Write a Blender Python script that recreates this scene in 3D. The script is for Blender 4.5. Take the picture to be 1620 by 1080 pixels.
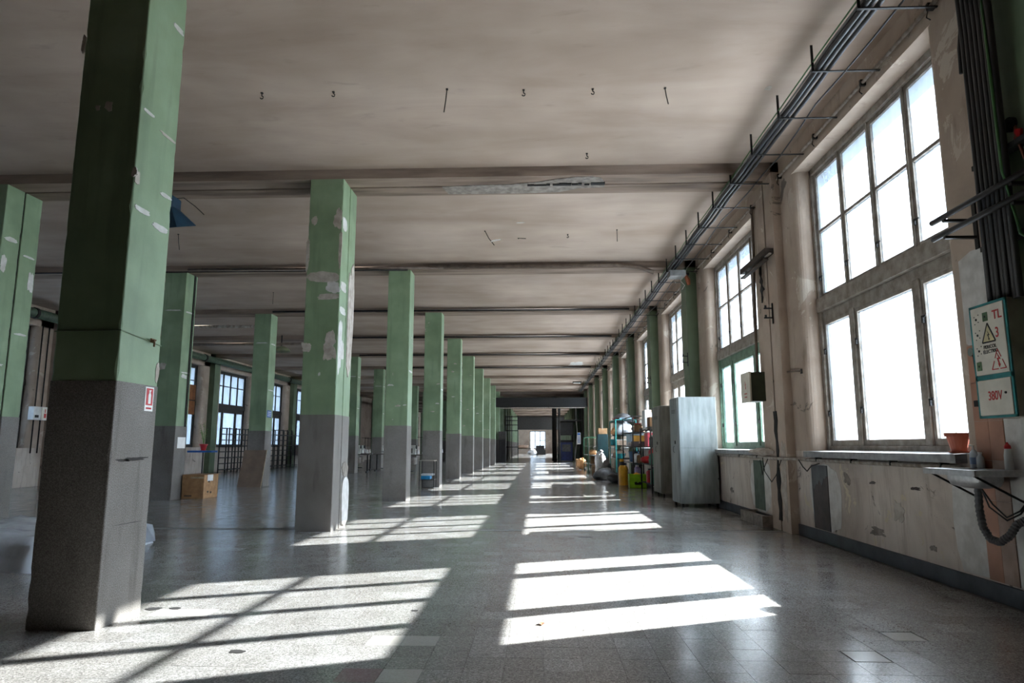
import bpy, bmesh, math, random
from mathutils import Vector, Matrix
R = random.Random(7)
sc = bpy.context.scene
for o in list(bpy.data.objects): bpy.data.objects.remove(o)
COL = sc.collection

# ------------------------------------------------------------------ camera
cam_d = bpy.data.cameras.new('camera'); cam = bpy.data.objects.new('camera', cam_d); COL.objects.link(cam)
cam_d.sensor_width = 36.0; cam_d.lens = 24.0; cam_d.clip_start = 0.05; cam_d.clip_end = 500
cam.location = (0, 0, 1.1)
cam.rotation_euler = (math.radians(90 + 8.686), 0, math.radians(2.28))
sc.camera = cam

# ------------------------------------------------------------------ light, sky, exposure
SUN_TRAVEL = Vector((-1.0, -0.423, -0.68)).normalized()
world = bpy.data.worlds.new('world'); sc.world = world; world.use_nodes = True
wn = world.node_tree.nodes; wl = world.node_tree.links; wn.clear()
bg = wn.new('ShaderNodeBackground'); bg.inputs['Color'].default_value = (0.61, 0.80, 1.0, 1); bg.inputs['Strength'].default_value = 24.0   # even hazy sky
wo = wn.new('ShaderNodeOutputWorld'); wl.new(bg.outputs[0], wo.inputs[0])
sun_d = bpy.data.lights.new('sun', 'SUN'); sun = bpy.data.objects.new('sun', sun_d); COL.objects.link(sun)
sun_d.energy = 85.0; sun_d.angle = math.radians(0.55); sun_d.color = (1.0, 0.96, 0.90)
sun.rotation_euler = SUN_TRAVEL.to_track_quat('-Z', 'Y').to_euler(); sun.location = (30, 12, 20)
vs = sc.view_settings
vs.view_transform = 'Standard'; vs.look = 'None'; vs.gamma = 1.0; vs.use_curve_mapping = False
vs.exposure = 0.25
cy = sc.cycles
cy.use_denoising = True; cy.max_bounces = 10; cy.diffuse_bounces = 5; cy.glossy_bounces = 4
cy.transmission_bounces = 6; cy.transparent_max_bounces = 16; cy.caustics_reflective = False; cy.caustics_refractive = False
cy.sample_clamp_indirect = 12.0

# ------------------------------------------------------------------ material helpers
MATS = {}
def lin(c):
    return tuple((x/12.92 if x <= .04045 else ((x+.055)/1.055)**2.4) for x in (v/255 for v in c)) + (1,)
class NT:
    def __init__(s, name):
        s.m = bpy.data.materials.new(name); s.m.use_nodes = True; s.t = s.m.node_tree; s.t.nodes.clear()
        s.out = s.n('ShaderNodeOutputMaterial'); MATS[name] = s.m
    def n(s, t, **k):
        x = s.t.nodes.new(t)
        for a, b in k.items(): setattr(x, a, b)
        return x
    def l(s, a, b): s.t.links.new(a, b)
    def pos(s, world=True, scale=(1, 1, 1)):
        if world: src = s.n('ShaderNodeNewGeometry').outputs['Position']
        else: src = s.n('ShaderNodeTexCoord').outputs['Object']
        if scale == (1, 1, 1): return src
        v = s.n('ShaderNodeVectorMath', operation='MULTIPLY'); s.l(src, v.inputs[0]); v.inputs[1].default_value = scale
        return v.outputs[0]
    def noise(s, vec, scale, detail=4, rough=.55, dist=0):
        x = s.n('ShaderNodeTexNoise'); s.l(vec, x.inputs['Vector']); x.inputs['Scale'].default_value = scale
        x.inputs['Detail'].default_value = detail; x.inputs['Roughness'].default_value = rough; x.inputs['Distortion'].default_value = dist
        return x.outputs['Fac']
    def ramp(s, fac, stops, interp='LINEAR'):
        x = s.n('ShaderNodeValToRGB'); s.l(fac, x.inputs[0]); e = x.color_ramp.elements; x.color_ramp.interpolation = interp
        while len(e) < len(stops): e.new(.5)
        for i, (p, c) in enumerate(stops):
            e[i].position = p; e[i].color = c if len(c) == 4 else lin(c)
        return x.outputs['Color']
    def mix(s, fac, a, b, mode='MIX'):
        x = s.n('ShaderNodeMix', data_type='RGBA', blend_type=mode)
        for i, v in ((0, fac), (6, a), (7, b)):
            if hasattr(v, 'is_linked'): s.l(v, x.inputs[i])
            elif i == 0: x.inputs[0].default_value = v
            else: x.inputs[i].default_value = v if len(v) == 4 else lin(v)
        return x.outputs[2]
    def math(s, op, a, b=0.0, clamp=False):
        x = s.n('ShaderNodeMath', operation=op, use_clamp=clamp)
        for i, v in ((0, a), (1, b)):
            if hasattr(v, 'is_linked'): s.l(v, x.inputs[i])
            else: x.inputs[i].default_value = v
        return x.outputs[0]
    def mask(s, fac, lo, hi):
        x = s.n('ShaderNodeMapRange', clamp=True); s.l(fac, x.inputs[0]); x.inputs[1].default_value = lo; x.inputs[2].default_value = hi
        return x.outputs[0]
    def bsdf(s, color, rough=.6, metal=0, spec=.5, bump=None, bstr=.3, bdist=.01, **k):
        b = s.n('ShaderNodeBsdfPrincipled')
        for nm, v in (('Base Color', color), ('Roughness', rough), ('Metallic', metal), ('Specular IOR Level', spec)):
            if hasattr(v, 'is_linked'): s.l(v, b.inputs[nm])
            else: b.inputs[nm].default_value = v if not isinstance(v, tuple) else (v if len(v) == 4 else lin(v))
        for a, v in k.items(): b.inputs[a].default_value = v
        if bump is not None:
            bn = s.n('ShaderNodeBump'); s.l(bump, bn.inputs['Height']); bn.inputs['Strength'].default_value = bstr; bn.inputs['Distance'].default_value = bdist
            s.l(bn.outputs[0], b.inputs['Normal'])
        s.l(b.outputs[0], s.out.inputs[0]); return b
def simple(name, c, c2=None, rough=.6, metal=0, scale=6, spec=.5, bump=0, detail=4, stretch=(1, 1, 1), world=False, lo=.35, hi=.65):
    if name in MATS: return MATS[name]
    t = NT(name); c2 = c2 or tuple(max(0, int(v*.78)) for v in c)
    p = t.pos(world, stretch); f = t.noise(p, scale, detail)
    col = t.ramp(f, [(lo, c2), (hi, c)])
    t.bsdf(col, rough, metal, spec, f if bump else None, bump)
    return t.m

def m_ceiling():
    t = NT('ceiling_plaster'); p = t.pos()
    a = t.noise(t.pos(True, (.35, 1.1, 1)), 1.3, 5, .6, .4); b = t.noise(p, .45, 3); c = t.noise(t.pos(True, (.8, 2.2, 1)), 2.2, 6, .6, .3); fine = t.noise(p, 60, 3)
    col = t.ramp(a, [(.25, (168, 149, 135)), (.5, (182, 164, 150)), (.75, (192, 175, 161))])
    col = t.mix(t.mask(b, .35, .7), t.mix(1, col, (222, 218, 214), 'MULTIPLY'), col)
    col = t.mix(t.math('MULTIPLY', t.mask(c, .62, .80), .35), col, (100, 88, 80))
    v = t.n('ShaderNodeTexVoronoi', feature='DISTANCE_TO_EDGE'); t.l(t.pos(True, (.32, .32, .32)), v.inputs['Vector']); v.inputs['Scale'].default_value = 1.1
    t.bsdf(col, .85, 0, .2, fine, .12, .006); return t.m
def m_beam():
    t = NT('beam_plaster'); a = t.noise(t.pos(True, (.4, 3, 3)), 1.6, 5); f = t.noise(t.pos(), 40, 3)
    col = t.ramp(a, [(.3, (98, 84, 74)), (.52, (138, 121, 108)), (.75, (160, 142, 128))]); t.bsdf(col, .85, 0, .2, f, .25); return t.m
def m_wall():
    t = NT('wall_plaster'); p = t.pos()
    a = t.noise(p, .9, 6, .6, .5); b = t.noise(t.pos(True, (3, 3, .7)), 2.2, 5, .6); c = t.noise(p, 2.6, 8, .65, .6); f = t.noise(p, 45, 4)
    col = t.ramp(a, [(.25, (154, 136, 122)), (.5, (178, 161, 146)), (.75, (194, 179, 164))])
    col = t.mix(t.math('MULTIPLY', t.mask(b, .58, .75), .5), col, (112, 96, 84))
    col = t.mix(t.mask(c, .60, .625), col, (196, 184, 170)); col = t.mix(t.mask(c, .345, .32), col, (122, 112, 104))
    t.bsdf(col, .85, 0, .2, t.math('ADD', c, t.math('MULTIPLY', f, .2)), .5, .012); return t.m
def m_spandrel():
    t = NT('spandrel_plaster'); p = t.pos()
    a = t.noise(p, 1.1, 6, .6, .5); b = t.noise(t.pos(True, (6, 6, .8)), 1.6, 6, .6); c = t.noise(p, 3.1, 8, .68, .8); f = t.noise(p, 50, 4)
    col = t.ramp(a, [(.25, (162, 149, 139)), (.5, (195, 183, 172)), (.75, (213, 204, 195))])
    col = t.mix(t.math('MULTIPLY', t.mask(b, .5, .72), .6), col, (138, 122, 110))
    col = t.mix(t.mask(c, .61, .63), col, (196, 184, 160)); col = t.mix(t.mask(c, .37, .33), col, (104, 96, 92))
    t.bsdf(col, .85, 0, .2, t.math('ADD', c, t.math('MULTIPLY', f, .2)), .5, .012); return t.m
def m_green(name='green_paint', k=1.0):
    t = NT(name); p = t.pos()
    a = t.noise(p, 1.7, 5, .55); c = t.noise(t.pos(True, (1, 1, .8)), 3.3, 9, .68, .5); s = t.noise(t.pos(True, (5, 5, .5)), 1.5, 4); f = t.noise(p, 70, 3)
    g = lambda r, gg, b: (int(r*k), int(gg*k), int(b*k))
    col = t.ramp(a, [(.3, g(110, 130, 100)), (.55, g(127, 148, 116)), (.75, g(141, 161, 131))])
    col = t.mix(t.math('MULTIPLY', t.mask(s, .55, .75), .45), col, g(90, 106, 84))
    col = t.mix(t.mask(c, .685, .70), col, (176, 170, 160))
    t.bsdf(col, .5, 0, .4, t.math('ADD', t.math('MULTIPLY', c, .5), t.math('MULTIPLY', f, .3)), .3, .006); return t.m
def m_dado():
    t = NT('dado_render'); p = t.pos()
    sp = t.noise(p, 160, 3, .7); a = t.noise(p, 1.4, 5); s = t.noise(t.pos(True, (4, 4, .6)), 2, 5)
    col = t.ramp(sp, [(.34, (96, 91, 86)), (.5, (124, 120, 115)), (.66, (154, 151, 147))])
    col = t.mix(t.math('MULTIPLY', t.mask(a, .35, .7), .5), col, t.mix(1, col, (160, 150, 140), 'MULTIPLY'))
    col = t.mix(t.math('MULTIPLY', t.mask(s, .56, .72), .4), col, (58, 53, 49))
    t.bsdf(col, .75, 0, .3, t.math('ADD', sp, t.math('MULTIPLY', a, .5)), .25, .004); return t.m
def m_tile(name='terrazzo', tint=None):
    t = NT(name); p = t.pos()
    v = t.n('ShaderNodeTexVoronoi', feature='F1'); t.l(p, v.inputs['Vector']); v.inputs['Scale'].default_value = 150
    spk = t.n('ShaderNodeSeparateColor'); t.l(v.outputs['Color'], spk.inputs[0])
    col = t.ramp(spk.outputs[0], [(.0, (113, 111, 109)), (.3, (138, 137, 135)), (.6, (152, 151, 149)), (.85, (167, 166, 164)), (1, (182, 181, 179))])
    # one tone for each 20 cm tile
    sn = t.n('ShaderNodeVectorMath', operation='ADD'); t.l(p, sn.inputs[0]); sn.inputs[1].default_value = (40-.015, 40-.19, .07)
    sv = t.n('ShaderNodeVectorMath', operation='MULTIPLY'); t.l(sn.outputs[0], sv.inputs[0]); sv.inputs[1].default_value = (5, 5, 0)
    fl = t.n('ShaderNodeVectorMath', operation='FLOOR'); t.l(sv.outputs[0], fl.inputs[0])
    w = t.n('ShaderNodeTexWhiteNoise', noise_dimensions='3D'); t.l(fl.outputs[0], w.inputs[0])
    tone = t.ramp(w.outputs['Value'], [(0, (230, 228, 226)), (.85, (244, 243, 242)), (.93, (255, 255, 255)), (1, (255, 255, 255))])
    col = t.mix(1, col, tone, 'MULTIPLY')
    st = t.noise(t.pos(True, (1, .5, 1)), .9, 6, .6, .4); col = t.mix(t.math('MULTIPLY', t.mask(st, .42, .7), .25), col, t.mix(1, col, (188, 176, 162), 'MULTIPLY'))
    if tint: col = t.mix(.7, col, tint)
    rg = t.ramp(t.noise(t.pos(True, (2.5, 1, 1)), 2.2, 5), [(.3, (.14, .14, .14, 1)), (.7, (.24, .24, .24, 1))])
    rs = t.n('ShaderNodeSeparateColor'); t.l(rg, rs.inputs[0])
    t.bsdf(col, rs.outputs[0], 0, .62, t.noise(p, 2.5, 2), .008, .01); return t.m
def m_glass(name, trans, diff, tint=(.93, .97, 1.0)):
    t = NT(name); p = t.pos()
    dirt = t.noise(t.pos(True, (2, 2, .7)), 1.6, 6, .62); fine = t.noise(p, 14, 4, .6)
    d = t.math('MULTIPLY', t.mask(t.math('ADD', t.math('MULTIPLY', dirt, .75), t.math('MULTIPLY', fine, .25)), .3, .72), 1.0)
    tr = t.n('ShaderNodeBsdfTransparent'); tr.inputs[0].default_value = (*[trans*x for x in tint], 1)
    tl = t.n('ShaderNodeBsdfTranslucent'); tl.inputs[0].default_value = (.82, .88, .95, 1)
    gl = t.n('ShaderNodeBsdfGlossy'); gl.inputs['Roughness'].default_value = .05; gl.inputs[0].default_value = (.9, .95, 1, 1)
    m1 = t.n('ShaderNodeMixShader'); t.l(t.math('MULTIPLY', t.math('ADD', .7, t.math('MULTIPLY', d, .38)), diff), m1.inputs[0]); t.l(tr.outputs[0], m1.inputs[1]); t.l(tl.outputs[0], m1.inputs[2])
    m2 = t.n('ShaderNodeMixShader'); fr = t.n('ShaderNodeFresnel'); fr.inputs[0].default_value = 1.25
    t.l(fr.outputs[0], m2.inputs[0]); t.l(m1.outputs[0], m2.inputs[1]); t.l(gl.outputs[0], m2.inputs[2])
    t.l(m2.outputs[0], t.out.inputs[0]); return t.m
m_ceiling(); m_beam(); m_wall(); m_spandrel(); m_green(); m_green('green_paint_dark', .78); m_dado(); m_tile(); m_tile('terrazzo_pale', (186, 182, 176)); m_tile('terrazzo_pink', (134, 108, 110))  # second green is the same paint scaled darker, for pilasters and wire band
m_glass('glass_lower', .92, .26); m_glass('glass_upper', .74, .30); m_glass('glass_left', .26, .30)
simple('frame_grey', (158, 150, 140), (118, 108, 98), .55, scale=9, bump=.2)
simple('frame_green', (118, 146, 124), (88, 110, 92), .5, scale=9)
simple('frame_dark', (52, 50, 47), (36, 34, 32), .6, scale=9)
simple('steel_dark', (40, 38, 37), (24, 23, 22), .55, .5, scale=12)
simple('steel_black', (24, 24, 25), (14, 14, 15), .5, .2, scale=12)
simple('bare_plaster', (188, 180, 170), (158, 147, 136), .9, scale=9, bump=.6, world=True)
simple('bare_white', (208, 206, 202), (186, 183, 178), .85, scale=9, bump=.5, world=True)
simple('bare_concrete', (146, 139, 130), (112, 104, 97), .9, scale=12, bump=.8, world=True)
simple('baseboard_blue', (62, 65, 72), (36, 37, 42), .45, scale=5, world=True, bump=.2)
simple('joint_dark', (30, 28, 27), (20, 19, 18), .9)
simple('screed', (82, 78, 74), (58, 55, 52), .8, world=True)
simple('sill_stone', (150, 150, 150), (112, 112, 112), .35, scale=10, world=True)
G = MATS

# ------------------------------------------------------------------ mesh helpers
WO = {}                                             # world origin of every object built in place
class MB:
    def __init__(s): s.v = []; s.f = []
    def add(s, vs_, fs_):
        b = len(s.v); s.v += [Vector(v) for v in vs_]; s.f += [tuple(i+b for i in f) for f in fs_]; return s
    def box(s, x0, x1, y0, y1, z0, z1, M=None):
        vs_ = [(x, y, z) for z in (z0, z1) for y in (y0, y1) for x in (x0, x1)]
        if M is not None: vs_ = [M @ Vector(v) for v in vs_]
        return s.add(vs_, [(0, 2, 3, 1), (4, 5, 7, 6), (0, 1, 5, 4), (2, 6, 7, 3), (0, 4, 6, 2), (1, 3, 7, 5)])
    def prism(s, poly, axis, a, b, M=None):
        n = len(poly); vs_ = []
        for t in (a, b):
            for (u, w) in poly:
                v = {'x': (t, u, w), 'y': (u, t, w), 'z': (u, w, t)}[axis]; vs_.append(M @ Vector(v) if M is not None else v)
        return s.add(vs_, [tuple(range(n-1, -1, -1)), tuple(range(n, 2*n))] + [(i, (i+1) % n, (i+1) % n+n, i+n) for i in range(n)])
    def tube(s, pts, r, n=8, cap=True):
        pts = [Vector(p) for p in pts]; rs = r if isinstance(r, (list, tuple)) else [r]*len(pts); b = len(s.v); up = Vector((.13, .21, .97))
        for i, p in enumerate(pts):
            d = (pts[min(i+1, len(pts)-1)] - pts[max(i-1, 0)]).normalized()
            u = d.cross(up)
            if u.length < .05: u = d.cross(Vector((1, 0, 0)))
            u.normalize(); w = d.cross(u)
            for k in range(n):
                a = 2*math.pi*k/n; s.v.append(p + rs[i]*(math.cos(a)*u + math.sin(a)*w))
        for i in range(len(pts)-1):
            for k in range(n):
                s.f.append((b+i*n+k, b+i*n+(k+1) % n, b+(i+1)*n+(k+1) % n, b+(i+1)*n+k))
        if cap: s.f.append(tuple(b+k for k in range(n-1, -1, -1))); s.f.append(tuple(b+(len(pts)-1)*n+k for k in range(n)))
        return s
    def lathe(s, prof, c=(0, 0, 0), n=20, M=None, sx=1, sy=1):
        b = len(s.v)
        for (r, z) in prof:
            for k in range(n):
                a = 2*math.pi*k/n; v = Vector((c[0]+r*sx*math.cos(a), c[1]+r*sy*math.sin(a), c[2]+z)); s.v.append(M @ v if M is not None else v)
        for i in range(len(prof)-1):
            for k in range(n): s.f.append((b+i*n+k, b+i*n+(k+1) % n, b+(i+1)*n+(k+1) % n, b+(i+1)*n+k))
        s.f.append(tuple(b+k for k in range(n-1, -1, -1))); s.f.append(tuple(b+(len(prof)-1)*n+k for k in range(n))); return s
    def blob(s, c, r, n=14, m=9, jit=.12, seed=1, flat=None, pw=1.0):
        rr = random.Random(seed); b = len(s.v); ph = [(rr.uniform(0, 6), rr.uniform(1.5, 4.5), rr.uniform(1.5, 5)) for _ in range(6)]
        for i in range(m+1):
            th = math.pi*i/m
            for k in range(n):
                a = 2*math.pi*k/n; q = 1+jit*sum(math.sin(f1*round(1)*0+round(f1)*a+p0+f2*th) for p0, f1, f2 in ph)/3
                sx = math.copysign(abs(math.sin(th)*math.cos(a))**pw, math.cos(a)); sy = math.copysign(abs(math.sin(th)*math.sin(a))**pw, math.sin(a)); sz = math.copysign(abs(math.cos(th))**pw, math.cos(th))
                z = c[2]+r[2]*sz*q
                if flat is not None: z = max(z, flat)
                s.v.append(Vector((c[0]+r[0]*sx*q, c[1]+r[1]*sy*q, z)))
        for i in range(m):
            for k in range(n): s.f.append((b+i*n+k, b+(i+1)*n+k, b+(i+1)*n+(k+1) % n, b+i*n+(k+1) % n))
        return s
    def build(s, name, mat, parent=None, origin=None, smooth=False, bevel=0, local=False, fix=True):
        if origin is None: origin = WO.get(parent.name, Vector()) if (parent is not None and not local) else Vector()
        origin = Vector(origin)
        me = bpy.data.meshes.new(name); me.from_pydata([tuple(v-origin) for v in s.v], [], s.f); me.update()
        if fix:
            bm = bmesh.new(); bm.from_mesh(me); bmesh.ops.recalc_face_normals(bm, faces=bm.faces); bm.to_mesh(me); bm.free()
        me.materials.append(G[mat] if isinstance(mat, str) else mat)
        o = bpy.data.objects.new(name, me); COL.objects.link(o)
        if parent is not None: o.parent = parent; WO[o.name] = origin
        else: o.location = origin; WO[o.name] = origin
        if smooth:
            for p in me.polygons: p.use_smooth = True
        if bevel:
            md = o.modifiers.new('bevel', 'BEVEL'); md.width = bevel; md.segments = 2; md.limit_method = 'ANGLE'
        return o
def tag(o, label=None, cat=None, group=None, kind=None):
    if label: o['label'] = label
    if cat: o['category'] = cat
    if group: o['group'] = group
    if kind: o['kind'] = kind
    return o
def root(name, loc, label=None, cat=None, group=None, kind=None, rz=0):
    o = bpy.data.objects.new(name, None); COL.objects.link(o); o.location = loc; o.rotation_euler = (0, 0, rz); o.empty_display_size = .1
    WO[o.name] = Vector(loc); return tag(o, label, cat, group, kind)
def copy_tree(o, parent=None, loc=None, rz=None):
    c = o.copy(); COL.objects.link(c); c.parent = parent
    if loc is not None: c.location = loc; WO[c.name] = Vector(loc)
    if rz is not None: c.rotation_euler = (0, 0, rz)
    for ch in list(o.children): copy_tree(ch, c)
    return c
def bx(*a): return MB().box(*a)
def ragged(n, u0, u1, w0, w1, amp, seed):
    """closed outline of a flaked patch: soft lobes with a fine broken edge, kept inside the given rectangle"""
    rr = random.Random(seed); cu, cw = (u0+u1)/2, (w0+w1)/2; n = max(26, n); pts = []
    n = max(40, n); hs = [(k, rr.uniform(0, 6.28), rr.uniform(.4, 1)/k**.75) for k in (2, 3, 4, 5, 7, 9, 12, 15)]
    for k in range(n):
        a = 2*math.pi*k/n; ca, sa = math.cos(a), math.sin(a); m = max(abs(ca), abs(sa))**.45
        q = min(1.04, max(.3, 1-amp*(.55+.62*sum(h*math.sin(f*a+p) for f, p, h in hs)/1.5)-rr.random()*amp*.16))
        pts.append((cu+(u1-u0)/2*ca/m*q, cw+(w1-w0)/2*sa/m*q))
    return pts

# ------------------------------------------------------------------ layout
XW = 3.28; XG = 3.53; XO = 3.98                     # right wall inner face, glass, outer face
XL = -13.85; XLG = -14.12; XLO = -14.5              # left wall
ZC = 4.93; ZB = 4.79                                # ceiling, underside of the beams
YB, YF = -2.6, 100.0
CY = [4.46, 9.345, 14.24] + [18.93+4.69*i for i in range(18)]
CX1, CX2, HW = -2.945, -7.79, .235
JY = 9.35                                           # expansion joint

# ---- floor and tiles
fl = bx(XLO, XO, YB-.3, YF+.3, -.30, -.0035).build('floor', 'screed'); tag(fl, 'grey terrazzo tiled factory floor', kind='structure')
P = .2; GX, GY = .015, .19
def tile_mesh(name, h, mat):
    me = MB().box(-h, h, -h, h, -.012, 0).build(name, mat); d = me.data; bpy.data.objects.remove(me); return d
tm = tile_mesh('tile', .0991, 'terrazzo'); tmp_ = tile_mesh('tile', .0991, 'terrazzo_pale'); tms = tile_mesh('tile', .091, 'terrazzo_pale'); tpk = tile_mesh('tile', .0991, 'terrazzo_pink')
special = {(8, 18): tms, (10, 20): tms, (-5, 19): tmp_, (-4, 19): tmp_, (-5, 16): tpk, (-4, 16): tmp_, (-13, 22): tmp_, (-12, 22): tmp_, (5, 23): tmp_}
cells = []
for j in range(14, 240):
    y = GY+P*(j+.5)
    if abs(y-JY) < .09: continue
    for i in range(-70, 17):
        x = GX+P*(i+.5)
        if x < XL or x > XW-.02: continue
        cells.append((i, j, x, y))
import mathutils
fw = cam.rotation_euler.to_matrix() @ Vector((0, 0, -1)); rt = cam.rotation_euler.to_matrix() @ Vector((1, 0, 0)); upv = cam.rotation_euler.to_matrix() @ Vector((0, 1, 0))
def inframe(x, y, z=0):
    d = Vector((x, y, z-1.1)); w = d.dot(fw)
    if w <= .1: return False
    px, py = 810+1080*d.dot(rt)/w, 540-1080*d.dot(upv)/w
    return -20 < px < 1640 and -20 < py < 1100
near = [c for c in cells if inframe(c[2], c[3]) and not (-3.2 < c[2] < -2.7 and 4.2 < c[3] < 4.72)]
near.sort(key=lambda c: c[2]**2+c[3]**2)
near = near[:298]; nk = {(c[0], c[1]) for c in near}
for (i, j, x, y) in near:
    o = bpy.data.objects.new('tile', special.get((i, j), tm)); COL.objects.link(o); o.parent = fl
    o.location = (x, y, R.uniform(-.0006, .0003)); o.rotation_euler = (R.gauss(0, .0003), R.gauss(0, .0003), 0)
fm = MB()
for (i, j, x, y) in cells:
    if (i, j) in nk: continue
    h = .0991; a, b = R.gauss(0, .0003), R.gauss(0, .0003); z0 = R.uniform(-.0006, .0003)
    vs_ = [(x+u*h, y+w*h, z0+a*u*h+b*w*h) for u, w in ((-1, -1), (1, -1), (1, 1), (-1, 1))]
    fm.add(vs_ + [(v[0], v[1], -.0121) for v in vs_], [(0, 1, 2, 3), (0, 4, 5, 1), (1, 5, 6, 2), (2, 6, 7, 3), (3, 7, 4, 0)])
ft = fm.build('tile_field', 'terrazzo', fl, fix=False); tag(ft, kind='stuff')
tag(bx(XL, XW, 48.2, YF, -.012, 0).build('far_tile_field', 'terrazzo', fl), kind='stuff')
tag(bx(XL, XW, YB, 2.99, -.012, 0).build('rear_tile_field', 'terrazzo', fl), kind='stuff')
mbj = MB()
for k in range(140):                                  # small border tiles along the expansion joint
    x = -10+k*.095
    mbj.box(x+.003, x+.092, JY-.075, JY-.022, -.012, -.0005)
mbj.build('joint_border', 'terrazzo_pale', fl); bx(XL, XW, JY-.02, JY-.003, -.0115, -.002).build('joint_filler', 'joint_dark', fl)

# ---- ceiling and beams
ce = bx(XLO, XO, YB-.3, YF+.3, ZC, ZC+.3).build('ceiling', 'ceiling_plaster'); tag(ce, 'stained mauve brown plaster ceiling', kind='structure')
for k, y in enumerate(CY):
    if k == 1:
        bx(XL, XW, y-.345, y-.025, ZB, ZC).build('beam', 'beam_plaster', ce); bx(XL, XW, y+.025, y+.345, ZB, ZC).build('beam', 'beam_plaster', ce); bx(XL, XW, y-.025, y+.025, ZB+.05, ZC).build('joint_filler', 'joint_dark', ce)
    else: bx(XL, XW, y-HW, y+HW, ZB, ZC).build('beam', 'beam_plaster', ce)
bx(XL, XW, -.45, .02, ZB, ZC).build('beam', 'beam_plaster', ce)

# ---- right wall
def wall_bays(): return [(CY[k]+CY[k+1])/2 for k in range(len(CY)-1)]
BAYS = wall_bays(); BAYS[0] = 6.98; HO = 1.5; BAYS = [b for b in BAYS if not 45 < b < 66]; ALLB = BAYS
Z0, ZT = 1.04, 4.58
wr = bx(XW, XO, YB, YF, -.2, Z0).build('wall_right', 'spandrel_plaster'); tag(wr, 'peeling plaster window wall on the right', kind='structure')
bx(XW, XO, YB, YF, ZT, ZC).build('lintel', 'wall_plaster', wr)
edges = [YB] + [e for b in ALLB for e in (b-HO, b+HO)] + [YF]
def pier(xi, xg, xo, y0, y1, par, round0=True, round1=True):
    r = .11; sg = 1 if xo > xi else -1; pts = [(xo, y0)]
    if round0: pts += [(xi+sg*r*(1-math.sin(a)), y0+r*(1-math.cos(a))) for a in (0, .26, .52, .79, 1.05, 1.31, 1.57)]
    else: pts += [(xi, y0)]
    if round1: pts += [(xi+sg*r*(1-math.cos(a)), y1-r*(1-math.sin(a))) for a in (0, .26, .52, .79, 1.05, 1.31, 1.57)]
    else: pts += [(xi, y1)]
    if round0: pts = [(xo, y0)] + [(xi+sg*r*(1-math.sin(a)), y0+r*(1-math.cos(a))) for a in (0, .26, .52, .79, 1.05, 1.31, 1.57)] + pts[8:]
    pts += [(xo, y1)]
    MB().prism(pts, 'z', Z0, ZT).build('pier', 'wall_plaster', par)
for k in range(0, len(edges), 2): pier(XW, XG, XO, edges[k], edges[k+1], wr, k > 0, k < len(edges)-2)
# pilasters
PX = 3.06
for k, y in enumerate(CY):
    if k == 1:
        bx(3.17, XW+.02, y-.345, y-.02, 0, ZC).build('pilaster', 'wall_plaster', wr); bx(3.17, XW+.02, y+.03, y+.345, 0, ZC).build('pilaster', 'wall_plaster', wr)
    elif k == 0:
        bx(3.20, XW+.02, y-.24, y+.24, 1.30, ZC).build('pilaster', 'green_paint', wr); bx(3.20, XW+.02, y-.24, y+.24, 0, 1.30).build('pilaster', 'bare_white', wr)
    else: bx(PX, XW+.02, y-HW, y+HW, 0, ZC).build('pilaster', 'green_paint_dark', wr)
bb = bx(XW-.025, XW+.01, CY[0]+.3, CY[1]-.36, 0, .13).build('baseboard_right', 'baseboard_blue'); tag(bb, 'dark blue painted baseboard under the nearest window', kind='structure')
bb2 = bx(XW-.025, XW+.01, CY[1]+.36, 46, 0, .13).build('baseboard_right', 'baseboard_blue'); tag(bb2, 'dark blue painted baseboard beyond the split pilaster', kind='structure')

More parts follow.
